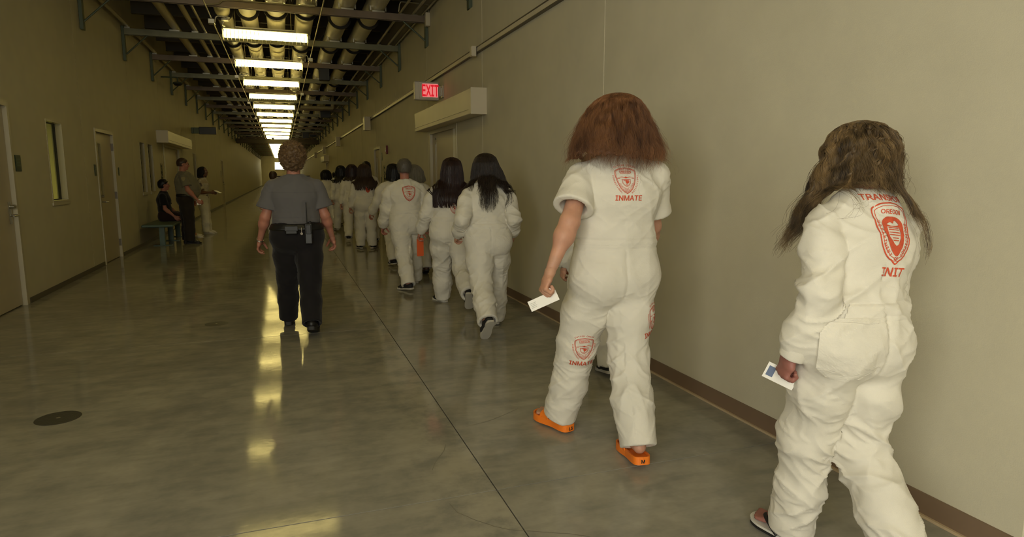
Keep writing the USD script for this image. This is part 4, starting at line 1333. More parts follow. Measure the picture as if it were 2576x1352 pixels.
# ------------------------------------------------------------------ hair
def hair_curtain(ctr, prof, R, n_th=180, n_s=90, gap=0.0, seed=0, length=None, wave=0.0, wfreq=3.0, tuft=0.006, clump=40, drift=None):
    """prof: rows (drop below crown, half width, back half depth, front half depth, centre shift x, centre shift y).
    Returns point(theta, s, lift) with theta 0 at the back; s 0 crown .. 1 tip"""
    prof = np.asarray(prof, float)
    ss = np.linspace(0, 1, len(prof))
    rng = np.random.default_rng(seed)
    ph = rng.uniform(0, 6.28, 8)

    def pt(th, s, lift=0.0, wob=None):
        L = length(th) if length is not None else np.ones_like(th)
        t = np.clip(s * L, 0, 1.0)
        z = np.interp(t, ss, prof[:, 0])
        a = np.interp(t, ss, prof[:, 1])
        bb = np.interp(t, ss, prof[:, 2])
        bf = np.interp(t, ss, prof[:, 3])
        cx, cy = np.interp(t, ss, prof[:, 4]), np.interp(t, ss, prof[:, 5])
        ang = th + (0.0 if wob is None else wob * wave * t)
        sx, cyv = np.sin(ang), -np.cos(ang)
        r = 1.0 + 0.0 * t
        x = cx + (a + lift) * sx
        y = cy + np.where(cyv < 0, (bb + lift), (bf + lift)) * cyv
        if drift is not None:
            dx, dy, dz = drift(th, t)
            x, y, z = x + dx, y + dy, z + dz
        P = np.stack([x, y, -z], -1)
        return ctr + P @ R.T
    return pt


def push_out(P, f, margin, ztop=1e9):
    """moves points that lie inside a garment to its outside"""
    P = np.array(P, float)
    m = np.broadcast_to(np.asarray(margin, float), (len(P),))
    low = np.flatnonzero(P[:, 2] < ztop)
    for _ in range(3):
        d = np.full(len(P), 9.0)
        d[low] = f(P[low])
        i = low = np.flatnonzero(d < m)
        if not len(i):
            break
        q, e = P[i], 0.004
        g = np.stack([f(q + e * np.eye(3)[k]) - d[i] for k in range(3)], 1)
        g[:, 2] = np.maximum(g[:, 2], 0)
        g /= np.linalg.norm(g, axis=1, keepdims=True) + 1e-9
        P[i] = q + g * (m[i] - d[i])[:, None]
    return P


def hair_sheet(pt, lo, hi, n_th, n_s, seed, tuft, ragged=0.04, freq=26.0, closed=False, thick=0.02, clear=None, curlamp=0.0, curlfreq=5.0, ztop=1e9):
    th = np.linspace(lo, hi, n_th)
    s = np.linspace(0.0, 1.0, n_s) ** 0.85
    T, S = np.meshgrid(th, s, indexing='ij')
    rg = (meshkit.noise(np.stack([T * freq * 0.6, 0 * T, 0 * T], -1), seed + 4) - 0.5) * 2 * ragged
    S2 = S * (1 + rg) * 0.955
    d = ridged(np.stack([T * freq, S * 2.5 + meshkit.noise(np.stack([T * 6, S * 5, 0 * S], -1), seed + 1), 0 * S], -1), seed) - 0.4
    d2 = ridged(np.stack([T * freq * 0.33, S * 1.7, 0 * S + 5], -1), seed + 2) - 0.4
    env = np.clip(S * 6, 0, 1)
    if curlamp:
        cph = 9 * meshkit.noise(np.stack([T * 4.5, 0 * T, 0 * T + 3], -1), seed + 6)
        cw = np.sin(6.28 * curlfreq * S + cph)
        d2 = d2 + curlamp / tuft * cw
        T = T + 0.10 * np.cos(6.28 * curlfreq * S + cph) * np.clip(S * 2, 0, 1)
    out = pt(T.ravel(), S2.ravel(), (tuft * (0.6 * d + d2) * env).ravel())
    inn = pt(T.ravel(), np.minimum(S2.ravel(), 0.995), (-thick * np.clip(S * 4, 0.2, 1) + tuft * (0.6 * d + d2) * env).ravel())
    if clear is not None:
        out = push_out(out, clear, 0.007 + 0.005 * np.clip(d.ravel() + 0.4, 0, 1), ztop)
        inn = push_out(inn, clear, 0.002, ztop)
    k = n_th * n_s
    ii = (np.arange(n_th - 1)[:, None] * n_s + np.arange(n_s - 1)[None]).ravel()
    q = np.stack([ii, ii + n_s, ii + n_s + 1, ii + 1], 1)
    f = np.vstack([q[:, [0, 2, 1]], q[:, [0, 3, 2]]])
    fi = f[:, ::-1] + k
    e = np.arange(n_th - 1) * n_s + n_s - 1
    tip = np.vstack([np.stack([e, e + n_s, e + k], 1), np.stack([e + n_s, e + n_s + k, e + k], 1)])
    m = trimesh.Trimesh(np.vstack([out, inn]), np.vstack([f, fi, tip]), process=False)
    return m


def curves(name, lines, width, material, parent):
    pp = path_of(parent)
    c = UsdGeom.BasisCurves.Define(stage, f'{pp}/{free_name(pp, name)}')
    c.CreateTypeAttr('linear')
    c.CreateBasisAttr('bspline')
    cnt = np.array([len(l) for l in lines], np.int32)
    p = np.vstack(lines).astype(np.float32)
    c.CreateCurveVertexCountsAttr(Vt.IntArray.FromNumpy(cnt))
    c.CreatePointsAttr(Vt.Vec3fArray.FromNumpy(p))
    w = np.concatenate([width * np.linspace(1.0, 0.35, k) for k in cnt]).astype(np.float32)
    c.CreateWidthsAttr(Vt.FloatArray.FromNumpy(w))
    c.SetWidthsInterpolation('vertex')
    UsdShade.MaterialBindingAPI.Apply(c.GetPrim()).Bind(material)
    return c.GetPrim()


def strands(pt, lo, hi, n, k, seed, lift=(-0.004, 0.006), s0=(0.0, 0.15), s1=(0.75, 1.05), wave=0.02, curl=0.0, freq=3.0, frizz=0.004, clear=None, clumps=70, crimp=0.12, ztop=1e9):
    rng = np.random.default_rng(seed)
    th = rng.uniform(lo, hi, n)
    a = rng.uniform(*s0, n)
    b = rng.uniform(*s1, n)
    lf = rng.uniform(*lift, n)
    t = np.linspace(0, 1, k)
    S = a[:, None] + (b - a)[:, None] * t
    cth = np.sort(rng.uniform(lo, hi, clumps))
    ci = np.abs(th[:, None] - cth[None]).argmin(1)
    cph, cam_, cfr = rng.uniform(0, 6.28, clumps)[ci], rng.uniform(0.5, 1.3, clumps)[ci], rng.uniform(0.85, 1.15, clumps)[ci]
    env = np.clip(S * 2.2, 0, 1)
    arg = freq * 6.28 * S * cfr[:, None] + cph[:, None] + rng.normal(0, 0.25, n)[:, None]
    pull = 0.55 * np.clip(S - 0.15, 0, 1)
    TH = th[:, None] * (1 - pull) + cth[ci][:, None] * pull + (wave * cam_)[:, None] * np.sin(arg) * env + rng.normal(0, 0.03, n)[:, None] * S
    LF = lf[:, None] + curl * cam_[:, None] * np.cos(arg) * env
    P = pt(TH.ravel(), S.ravel(), LF.ravel()).reshape(n, k, 3)
    stray = np.where(rng.uniform(0, 1, n) < 0.12, 2.2, 0.7)
    P = P + (rng.normal(0, frizz, (n, 1, 3)) * stray[:, None, None] * (S ** 2)[..., None]) + rng.normal(0, frizz * crimp, (n, k, 3)) * S[..., None]
    if clear is not None:
        P0 = P
        P = push_out(P.reshape(-1, 3), clear, 0.013 + 0.014 * rng.uniform(0, 1, n).repeat(k), ztop).reshape(n, k, 3)
        P = P[np.linalg.norm(P - P0, axis=2).max(1) < 0.14]
    return list(P)

# ------------------------------------------------------------------ people: materials
def cloth_mat(name, color, vary=0.05, weave=0.12, rough=0.85):
    n = {'tc': ('texture_coordinate', {}), 'nz': ('noise_texture', {'scale': 7.0, 'detail': 5.0}), 'wv': ('noise_texture', {'scale': 700.0, 'detail': 2.0}), 'cr': ('noise_texture', {'type': 'ridged_multifractal', 'scale': 9.0, 'detail': 3.0, 'roughness': 0.5, 'distortion': 0.8, 'offset': 0.8, 'gain': 1.6}),
         'ad': ('math', {'math_type': 'multiply_add', 'value2': 1.6}), 'bp': ('bump', {'strength': weave * 1.6, 'distance': 0.006}),
         'rp': ('rgb_ramp', {'ramp': [(0.3, tuple(np.array(color) * (1 - vary))), (0.7, tuple(np.minimum(np.array(color) * (1 + vary), 0.95)))]}),
         'p': ('principled_bsdf', {'roughness': rough, 'specular_ior_level': 0.2, 'sheen_weight': 0.12, 'sheen_roughness': 0.5})}
    l = [('tc.object', 'nz.vector'), ('tc.object', 'wv.vector'), ('tc.object', 'cr.vector'), ('nz.fac', 'rp.fac'), ('rp.color', 'p.base_color'), ('cr.fac', 'ad.value1'), ('wv.fac', 'ad.value3'), ('ad.value', 'bp.height'), ('bp.normal', 'p.normal')]
    return usdkit.material(stage, f'/World/Looks/{name}', n, l, surface='p.BSDF')


C_WHITE = cloth_mat('white_cotton', (0.70, 0.665, 0.575), 0.04)
C_SHIRT = cloth_mat('grey_shirt', (0.125, 0.12, 0.125), 0.05, 0.08)
C_BLACKPANT = cloth_mat('black_trousers', (0.012, 0.0105, 0.012), 0.1, 0.08)
C_TAN = cloth_mat('olive_shirt', (0.19, 0.175, 0.115), 0.05, 0.08)
C_BROWN = cloth_mat('dark_brown_trousers', (0.028, 0.022, 0.016), 0.1, 0.08)
C_BLACKTEE = cloth_mat('black_tee', (0.012, 0.012, 0.011), 0.1, 0.08)
C_MAROON = cloth_mat('dark_shorts', (0.03, 0.016, 0.014), 0.1, 0.08)


def scrub_mat():
    n = {'tc': ('texture_coordinate', {}), 'v': ('voronoi_texture', {'scale': 16.0, 'randomness': 1.0}), 'rp': ('rgb_ramp', {'interpolate': False, 'ramp': [(0.0, (0.55, 0.52, 0.46)), (0.35, (0.62, 0.58, 0.50)), (0.55, (0.16, 0.13, 0.16)), (0.62, (0.45, 0.38, 0.30)), (0.8, (0.55, 0.50, 0.44))]}),
         's': ('separate_color', {}), 'p': ('principled_bsdf', {'roughness': 0.85, 'specular_ior_level': 0.2})}
    return usdkit.material(stage, '/World/Looks/patterned_scrub', n, [('tc.object', 'v.vector'), ('v.color', 's.color'), ('s.r', 'rp.fac'), ('rp.color', 'p.base_color')], surface='p.BSDF')


C_SCRUB = scrub_mat()


def skin_mat(name, c):
    return mat(name, c, 0.5, spec=0.35, vary=0.10, vscale=22.0, bump=0.04, bscale=260.0, subsurface_weight=0.12, subsurface_radius=(0.8, 0.25, 0.12), subsurface_scale=0.01)


S_FAIR = skin_mat('skin_fair', (0.52, 0.275, 0.185))
S_RED = skin_mat('skin_ruddy', (0.44, 0.19, 0.13))
S_BROWN = skin_mat('skin_brown', (0.17, 0.085, 0.055))
S_HAND = skin_mat('skin_flushed', (0.30, 0.125, 0.10))
M_EYE = mat('eye_white', (0.6, 0.57, 0.52), 0.25)
M_IRIS = mat('iris', (0.03, 0.02, 0.012), 0.2)
M_PRINT = mat('red_print', (0.58, 0.085, 0.035), 0.8, vary=0.18, vscale=45.0)
M_SEAM = mat('seam_shadow', (0.62, 0.58, 0.48), 0.9)
M_ORANGE = mat('orange_rubber', (0.90, 0.22, 0.02), 0.45, spec=0.4)
M_SHOE = mat('black_canvas', (0.014, 0.013, 0.012), 0.75)
M_SOLEW = mat('pale_sole', (0.50, 0.47, 0.40), 0.6)
M_SOLEB = mat('black_sole', (0.012, 0.011, 0.01), 0.6)
M_LEATHER = mat('black_leather', (0.010, 0.0095, 0.009), 0.42, spec=0.4)
M_WHITESHOE = mat('white_shoe', (0.62, 0.58, 0.50), 0.5)
M_BROWNSHOE = mat('brown_shoe', (0.10, 0.045, 0.025), 0.5)
M_CARD = mat('paper_card', (0.82, 0.80, 0.74), 0.5)
M_CARDINK = mat('card_ink', (0.40, 0.40, 0.36), 0.6)
M_CARDINK2 = mat('card_blue', (0.12, 0.16, 0.26), 0.4)


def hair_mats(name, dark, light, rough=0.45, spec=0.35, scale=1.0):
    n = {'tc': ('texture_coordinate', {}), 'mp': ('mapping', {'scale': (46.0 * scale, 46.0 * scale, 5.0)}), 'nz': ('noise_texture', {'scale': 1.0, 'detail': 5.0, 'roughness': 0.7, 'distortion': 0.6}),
         'rp': ('rgb_ramp', {'ramp': [(0.28, dark), (0.78, tuple(np.array(dark) * 0.55 + np.array(light) * 0.45))]}), 'bp': ('bump', {'strength': 0.5, 'distance': 0.006}), 'p': ('principled_bsdf', {'roughness': rough, 'specular_ior_level': spec})}  # sheet kept darker than the strands: shade between locks painted in for depth
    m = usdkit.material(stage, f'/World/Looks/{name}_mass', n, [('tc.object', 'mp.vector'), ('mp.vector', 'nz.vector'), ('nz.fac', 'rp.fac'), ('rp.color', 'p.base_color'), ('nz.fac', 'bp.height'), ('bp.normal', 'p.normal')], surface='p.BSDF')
    lt, dk = np.array(light), np.array(dark)
    n2 = {'tc': ('texture_coordinate', {}), 'mp': ('mapping', {'scale': (15.0 * scale, 15.0 * scale, 3.5)}), 'nz': ('noise_texture', {'scale': 1.0, 'detail': 6.0, 'roughness': 0.8, 'distortion': 0.8}),
          'rp': ('rgb_ramp', {'ramp': [(0.38, tuple(dk)), (0.56, tuple(dk * 0.66 + lt * 0.34)), (0.74, tuple(lt))]}), 'p': ('principled_bsdf', {'roughness': 0.42, 'specular_ior_level': spec})}
    m2 = usdkit.material(stage, f'/World/Looks/{name}_strand', n2, [('tc.object', 'mp.vector'), ('mp.vector', 'nz.vector'), ('nz.fac', 'rp.fac'), ('rp.color', 'p.base_color')], surface='p.BSDF')
    return m, m2


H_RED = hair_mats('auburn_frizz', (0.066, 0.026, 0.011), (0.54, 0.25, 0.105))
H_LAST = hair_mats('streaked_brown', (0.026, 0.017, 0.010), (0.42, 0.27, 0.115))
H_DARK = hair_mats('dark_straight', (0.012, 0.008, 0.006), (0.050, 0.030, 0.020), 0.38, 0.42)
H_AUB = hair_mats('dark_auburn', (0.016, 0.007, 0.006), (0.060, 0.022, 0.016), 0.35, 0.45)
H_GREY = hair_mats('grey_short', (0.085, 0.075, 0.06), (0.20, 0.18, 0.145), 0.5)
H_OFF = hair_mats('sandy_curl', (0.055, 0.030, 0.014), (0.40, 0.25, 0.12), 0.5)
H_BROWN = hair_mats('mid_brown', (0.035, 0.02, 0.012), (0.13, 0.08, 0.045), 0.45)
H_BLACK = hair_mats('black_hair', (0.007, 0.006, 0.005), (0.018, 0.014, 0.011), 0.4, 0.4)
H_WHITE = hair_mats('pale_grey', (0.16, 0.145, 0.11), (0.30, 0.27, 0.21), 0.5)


# ------------------------------------------------------------------ shields and lettering (flat print)
def on_arc(text, r, h, a_mid, step, inward=False):
    """letters set along an arc round the origin; a_mid degrees, clockwise reading across the top"""
    out = []
    n = len(text)
    for i, ch in enumerate(text):
        if ch == ' ':
            continue
        a = a_mid - (i - (n - 1) / 2) * step * (-1 if inward else 1)
        g = sa.rotate(text2d(ch, h), a - 90 + (180 if inward else 0), origin=(0, 0))
        out.append(sa.translate(g, r * math.cos(math.radians(a)), r * math.sin(math.radians(a))))
    return out


def shield_outline(w, h, point=1.0):
    t = []
    for x, y in ((0, 1.0), (0.5, 0.93), (0.92, 0.78), (1.0, 0.55), (0.97, 0.2), (0.85, -0.2), (0.62, -0.58), (0.3, -0.86), (0, -1.0 * point)):
        t.append((x * w / 2, y * h / 2))
    right = smooth_path(np.array(t), 6)
    left = right[::-1] * [-1, 1]
    return sg.Polygon(np.vstack([right, left[1:-1]])).buffer(0)


def county_shield(w=0.098, h=0.122):
    o = shield_outline(w, h)
    k = w / 0.098
    parts = [o.difference(o.buffer(-0.0028 * k)), o.buffer(-0.0046 * k).difference(o.buffer(-0.0062 * k))]
    parts += [sa.translate(text2d('OREGON', 0.0095 * k), 0, h * 0.335)]
    parts += [sg.box(-0.026 * k, h * 0.27, 0.026 * k, h * 0.283), sg.box(-0.026 * k, h * 0.40, 0.026 * k, h * 0.412)]
    wing = sg.Polygon(smooth_path(np.array([(-0.038, 0.0145), (-0.02, 0.0185), (-0.006, 0.0165), (0.0, 0.0195), (0.006, 0.0165), (0.02, 0.0185), (0.038, 0.0145), (0.02, 0.0160), (0.009, 0.0135), (0.0, 0.0105), (-0.009, 0.0135), (-0.02, 0.0160), (-0.038, 0.0145)]) * k, 4)).buffer(0)
    parts.append(wing)
    for x in (-0.034, 0.034):
        parts.append(sa.translate(sg.box(-0.006 * k, -0.0012 * k, 0.006 * k, 0.0012 * k), x * k, 0.011 * k))
    inner = sg.Polygon(np.array([(-0.022, 0.007), (0.022, 0.007), (0.020, -0.012), (0.011, -0.023), (0.0, -0.029), (-0.011, -0.023), (-0.020, -0.012)]) * k)
    parts.append(inner.difference(inner.buffer(-0.0016 * k)))
    parts.append(inner.buffer(-0.0030 * k).difference(inner.buffer(-0.0040 * k)))
    for y_, x0_, x1_ in ((0.0035, -0.010, 0.014), (0.001, -0.014, 0.012), (-0.0025, -0.009, 0.015), (-0.005, -0.003, 0.013), (-0.0075, -0.001, 0.014)):
        parts.append(sg.box(x0_ * k, (y_ - 0.0009) * k, x1_ * k, (y_ + 0.0009) * k))
    parts += [sg.Polygon(np.array([(-0.003, 0.002), (0.012, -0.003), (0.010, -0.011), (0.002, -0.015), (-0.004, -0.008)]) * k), sg.box(-0.0010 * k, -0.024 * k, 0.0010 * k, -0.012 * k), sg.box(-0.008 * k, -0.0195 * k, 0.008 * k, -0.0183 * k)]
    parts += [sg.box(-0.020 * k, -0.0425 * k, 0.020 * k, -0.0415 * k), sa.translate(text2d('1859', 0.007 * k), 0, -0.0475 * k)]
    parts += on_arc('DEPARTMENT', 0.034 * k, 0.006 * k, 205, -6.5, False)[:0]
    for i, ch in enumerate('CORRECTIONS'):
        a = math.radians(205 + i * 13)
        parts.append(sa.translate(sa.rotate(text2d(ch, 0.0062 * k), math.degrees(a) + 90, origin=(0, 0)), 0.0335 * k * math.cos(a) * 0.98, 0.040 * k * math.sin(a) * 0.92))
    g = []
    for i, ch in enumerate('CUTTER CREEK'):
        x = (i - 5.5) * 0.0083 * k
        if ch != ' ':
            g.append(sa.translate(sa.rotate(text2d(ch, 0.0075 * k), -math.degrees(x * 10 / k), origin=(0, 0)), x, h / 2 + 0.0105 * k - (x / k) ** 2 * 4.6 * k))
    for side, word in ((-1, 'CORRECTIONAL'), (1, 'INSTITUTION')):
        line = shapely.LineString(np.array([(0.057, 0.026), (0.056, 0.0), (0.049, -0.022), (0.035, -0.044), (0.022, -0.058)]) * k * [side, 1])
        n = len(word)
        for i, ch in enumerate(word):
            q = (i + 0.5) / n if side < 0 else (i + 0.5) / n
            p0, p1 = line.interpolate(q, normalized=True), line.interpolate(min(q + 0.02, 1), normalized=True)
            a = math.degrees(math.atan2(p1.y - p0.y, p1.x - p0.x))
            g.append(sa.translate(sa.rotate(text2d(ch, 0.0068 * k), a if side < 0 else a, origin=(0, 0)), p0.x, p0.y))
    return unary_union([p for p in parts if not p.is_empty]), unary_union(g)


def tall_shield(w=0.142, h=0.215):
    o = sg.Polygon(smooth_path(np.array([(0, 0.5), (0.28, 0.475), (0.46, 0.40), (0.5, 0.28), (0.48, 0.0), (0.40, -0.22), (0.2, -0.40), (0.11, -0.44), (0, -0.5), (-0.11, -0.44), (-0.2, -0.40), (-0.40, -0.22), (-0.48, 0.0), (-0.5, 0.28), (-0.46, 0.40), (-0.28, 0.475), (0, 0.5)]), 5) * [w, h]).buffer(0)
    parts = [o.difference(o.buffer(-0.0042))]
    i2 = o.buffer(-0.010)
    parts.append(i2.difference(i2.buffer(-0.0018)))
    core = sg.Polygon(smooth_path(np.array([(0, 0.27), (0.2, 0.25), (0.33, 0.15), (0.28, -0.05), (0.17, -0.24), (0, -0.37), (-0.17, -0.24), (-0.28, -0.05), (-0.33, 0.15), (-0.2, 0.25), (0, 0.27)]), 5) * [w, h]).buffer(0)
    win = sg.Polygon(np.array([(-0.2, 0.10), (0.2, 0.10), (0.17, -0.07), (0.08, -0.17), (0, -0.21), (-0.08, -0.17), (-0.17, -0.07)]) * [w, h])
    bird = sg.Polygon(smooth_path(np.array([(-0.2, 0.135), (-0.08, 0.175), (0, 0.155), (0.08, 0.21), (0.2, 0.15), (0.12, 0.125), (0, 0.115), (-0.12, 0.12), (-0.2, 0.135)]), 4) * [w, h]).buffer(0)
    parts.append(core.difference(win).difference(bird))
    for q in (0.075, 0.045, 0.0, -0.04, -0.09, -0.13):
        ww = 0.16 if q > -0.05 else 0.09
        parts.append(sg.box(-ww * w, q * h, ww * w, q * h + 0.003))
    parts.append(sa.translate(text2d('OREGON', 0.0135), 0, h * 0.345))
    parts.append(sa.translate(text2d('OF', 0.009), 0, -h * 0.405))
    parts.append(sg.box(-0.11 * w, -0.445 * h, 0.11 * w, -0.437 * h))
    for side, word in ((-1, 'DEPARTMENT'), (1, 'CORRECTIONS')):
        line = shapely.LineString(np.array([(0.41, 0.19), (0.40, 0.0), (0.31, -0.20), (0.13, -0.37)]) * [w * side, h])
        if side > 0:
            line = line.reverse()
        n = len(word)
        for i, ch in enumerate(word):
            q = (i + 0.5) / n
            p0, p1 = line.interpolate(q, normalized=True), line.interpolate(min(q + 0.02, 1), normalized=True)
            parts.append(sa.translate(sa.rotate(text2d(ch, 0.0095), math.degrees(math.atan2(p1.y - p0.y, p1.x - p0.x)), origin=(0, 0)), p0.x, p0.y))
    return unary_union([p for p in parts if not p.is_empty])


def at(u, v, y, pos):
    """the point at depth y on the ray through a pixel, local to a figure standing at pos"""
    d = _R @ np.array([(u - 1288.0) / F_PX, (676.0 - v) / F_PX, 1.0])
    return V(0, 0, CAM_H) + d * (y / d[1]) - pos


# ------------------------------------------------------------------ footwear
def foot_frame(J, L):
    return J['R' + L + 'foot'], J[L + 'ankle'], (-1 if L == 'l' else 1), J['P']['H'] / 1.64


def sole_outline(sd, grow=0.0):
    p = np.array([(0.0, -0.068), (0.027, -0.062), (0.035, -0.03), (0.033, 0.03), (0.042, 0.09), (0.047, 0.13), (0.038, 0.172), (0.012, 0.196), (-0.022, 0.198), (-0.040, 0.172), (-0.043, 0.12), (-0.034, 0.05), (-0.033, -0.03), (-0.026, -0.062), (0.0, -0.068)])
    p[:, 0] *= sd
    return sg.Polygon(smooth_path(p, 5)).buffer(0).buffer(grow)


def place_shoe(m, J, L):
    R, a, sd, s = foot_frame(J, L)
    m = m.copy()
    m.vertices = (np.asarray(m.vertices) * s) @ R.T + a
    return m


def add_shoe(t, J, L, upper, sole, h=0.006, boot=0.0, name='shoe'):
    sd = -1 if L == 'l' else 1
    th = J['P'].get('sole', 0.012) / (J['P']['H'] / 1.64)

    def f(p):
        d = loft(p, [(V(0, -0.030, -0.038), V(1, 0, 0), 0.036, 0.036), (V(0, 0.025, -0.030), V(1, 0, 0), 0.039, 0.045), (V(sd * 0.004, 0.09, -0.048), V(1, 0, 0), 0.043, 0.032), (V(sd * 0.0, 0.155, -0.056), V(1, 0, 0), 0.039, 0.022)], 0.03)
        if boot:
            d = smin(d, cone(p, V(0, -0.01, -0.03), V(0, -0.008, boot), 0.041, 0.045), 0.03)
        d = smax(d, -(p[:, 2] + 0.068), 0.004)
        return smax(d, p[:, 2] - (boot if boot else -0.002), 0.006)
    up = nets(f, (-0.06, -0.09, -0.08), (0.06, 0.21, max(0.02, boot + 0.01)), h)
    sh = obj(name, place_shoe(up, J, L), upper, t, smooth=True)
    so = extrude(sole_outline(sd, 0.003), th + 0.008)
    so.apply_translation([0, 0, -0.069 - th])
    obj('sole', place_shoe(so, J, L), sole, sh, smooth=30)
    return sh


def add_slide(t, J, L):
    """orange rubber slide: thick footbed with a raised rim and one broad strap"""
    R, a, sd, s = foot_frame(J, L)
    th = J['P'].get('sole', 0.012) / s
    o = sole_outline(sd, 0.008)
    so = extrude(o, th)
    so.apply_translation([0, 0, -0.0695 - th])
    rim = extrude(o.difference(o.buffer(-0.008)), 0.008)
    rim.apply_translation([0, 0, -0.0695])
    sh = obj('slide_sandal', place_shoe(join([so, rim]), J, L), M_ORANGE, t, smooth=30)

    def f(p):
        q = loft(p, [(V(0, 0.045, -0.055), V(1, 0, 0), 0.047, 0.043), (V(0, 0.125, -0.062), V(1, 0, 0), 0.051, 0.034)], 0.02)
        i = q + 0.006
        d = np.maximum(q, -i)
        d = np.maximum(d, np.maximum(0.055 - p[:, 1], p[:, 1] - 0.12))
        return np.maximum(d, -(p[:, 2] + 0.075))
    st = nets(f, (-0.07, 0.03, -0.09), (0.07, 0.14, 0.0), 0.003)
    obj('strap', place_shoe(st, J, L), M_ORANGE, sh, smooth=True)
    num = extrude(sa.translate(sa.rotate(text2d('M' if L == 'r' else 'L3', 0.016), 0, origin=(0, 0)), 0, 0), 0.001)
    v = np.asarray(num.vertices)
    num.vertices = np.stack([v[:, 0], -0.0772 - v[:, 2], v[:, 1] - 0.0695 - th / 2 + 0.002], 1)
    obj('stamped_mark', place_shoe(num, J, L), M_SOLEB, sh)
    return sh


def add_flipflop(t, J, L):
    R, a, sd, s = foot_frame(J, L)
    th = J['P'].get('sole', 0.012) / s
    o = sole_outline(sd, 0.007)
    lo_ = extrude(o, th * 0.55)
    lo_.apply_translation([0, 0, -0.0695 - th])
    hi_ = extrude(o, th * 0.45)
    hi_.apply_translation([0, 0, -0.0695 - th * 0.45])
    sh = obj('flip_flop', place_shoe(hi_, J, L), mat('grey_footbed', (0.60, 0.58, 0.52), 0.6), t, smooth=30)
    obj('sole', place_shoe(lo_, J, L), M_SOLEB, sh, smooth=30)
    toe = V(sd * -0.014, 0.142, -0.066)
    ls = []
    for x in (-0.044, 0.046):
        pts = smooth_path([V(sd * x, 0.03, -0.068), V(sd * x * 0.96, 0.07, -0.040), V(sd * x * 0.55, 0.115, -0.030), toe + V(0, -0.004, 0.018), toe], 6)
        ls.append(tube(pts, np.interp(np.linspace(0, 1, len(pts)), [0, 0.3, 1], [0.007, 0.0095, 0.006]), 8))
    obj('thong_strap', place_shoe(join(ls), J, L), M_SOLEB, sh, smooth=True)
    return sh


# ------------------------------------------------------------------ hair builders
def crown(J, up=0.112):
    s = J['P']['H'] / 1.64
    return J['head'] + J['Rhead'] @ V(0, -0.012, up) * s


def add_curtain(t, J, mats, prof, n_str, seed, face=0.85, length=None, tuft=0.007, ragged=0.05, wave=0.05, freq=3.0, curl=0.0, frizz=0.006, drift=None, upright=0.6, width=0.0011, grid=(150, 64), lift=(-0.004, 0.008), kseg=26, s1=(0.75, 1.06), up=0.112, curlamp=0.0, curlfreq=5.0, clumps=70, crimp=0.12, sheet=None):
    clear = J.get('cloth')
    ztop = J['neck'][2] + 0.04
    R = J['Rhead'] * (1 - upright) + J['R'] * upright
    q, _ = np.linalg.qr(R)
    R = q * np.sign(np.sum(q * R, 0))
    pt = hair_curtain(crown(J, up), prof, R, seed=seed, length=length, drift=drift)
    lo, hi = -(math.pi - face), math.pi - face
    ps = pt if sheet is None else hair_curtain(crown(J, up), prof, R, seed=seed, length=sheet, drift=drift)
    m = hair_sheet(ps, lo, hi, grid[0], grid[1], seed, tuft, ragged, clear=clear, curlamp=curlamp, curlfreq=curlfreq, ztop=ztop)
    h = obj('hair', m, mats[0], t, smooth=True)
    pc = np.array(prof)[:max(3, len(prof) // 3)]
    pc[:, 1:4] *= 0.94
    pc[:, 0] += 0.004
    cap = hair_sheet(hair_curtain(crown(J, up), pc, R), -math.pi, math.pi, 60, 16, seed + 1, 0.003, 0.0)
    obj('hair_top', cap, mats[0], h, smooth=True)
    if n_str:
        ls = strands(pt, lo, hi, n_str, kseg, seed, lift=lift, s1=s1, wave=wave, curl=curl, freq=freq, frizz=frizz, clear=clear, clumps=clumps, crimp=crimp, ztop=ztop)
        curves('hair_strands', ls, width, mats[1], h)
    return h


def add_cap(t, J, mats, thick=0.014, back=-0.075, noise_amp=0.003, nscale=60.0, seed=0, h=0.005, n_str=0, curl_r=0.0, puff=0.0):
    """short hair hugging the skull"""
    H = J['P']['H']
    s = H / 1.64
    R, c = J['Rhead'], J['head']

    def f(p):
        q = (p - c) @ R / s
        d = ball(q, V(0, -0.016, 0.030), (0.076 + thick + puff, 0.094 + thick + puff, 0.084 + thick + puff))
        d = smin(d, ball(q, V(0, -0.05, -0.02), (0.062 + thick + puff * 0.8, 0.052 + thick + puff * 0.8, 0.075 + thick)), 0.03)
        front = q[:, 1] - 0.052 - np.clip(q[:, 2] - 0.02, -1, 0.05) * 0.7
        side = np.where(q[:, 2] < 0.015, q[:, 1] - 0.002 + puff * -0.5, -1)
        d = smax(d, np.maximum(front, side), 0.012)
        d = smax(d, back - q[:, 2], 0.012)
        return (d - noise_amp * 2 * (meshkit.fbm(q * nscale, 2, seed) - 0.5)) * s
    lo, hi = c - 0.19 * s, c + 0.19 * s
    m = keep_big(nets(f, lo, hi, h * s))
    hh = obj('hair', m, mats[0], t, smooth=True)
    if n_str:
        rng = np.random.default_rng(seed)
        v, nn = np.asarray(m.vertices), vnormals(m)
        pick = rng.integers(0, len(v), n_str)
        k = 9
        out = []
        for i in pick:
            if curl_r:
                a = unit(rng.normal(0, 1, 3) + nn[i] * 0.3)
                u = unit(np.cross(a, nn[i]))
                w = np.cross(a, u)
                g = np.linspace(0, rng.uniform(3.5, 6.0), k)
                r = curl_r * rng.uniform(0.6, 1.3)
                out.append(v[i] + r * (np.cos(g)[:, None] * u + np.sin(g)[:, None] * w) + nn[i] * 0.004 + a * np.linspace(0, 0.012, k)[:, None])
            else:
                d = unit(nn[i] * 0.6 + R @ V(0, -0.35, -0.8) + rng.normal(0, 0.25, 3))
                out.append(v[i] + d * np.linspace(-0.002, 0.020, k)[:, None])
        curves('hair_strands', out, 0.0011, mats[1], hh)
    return hh


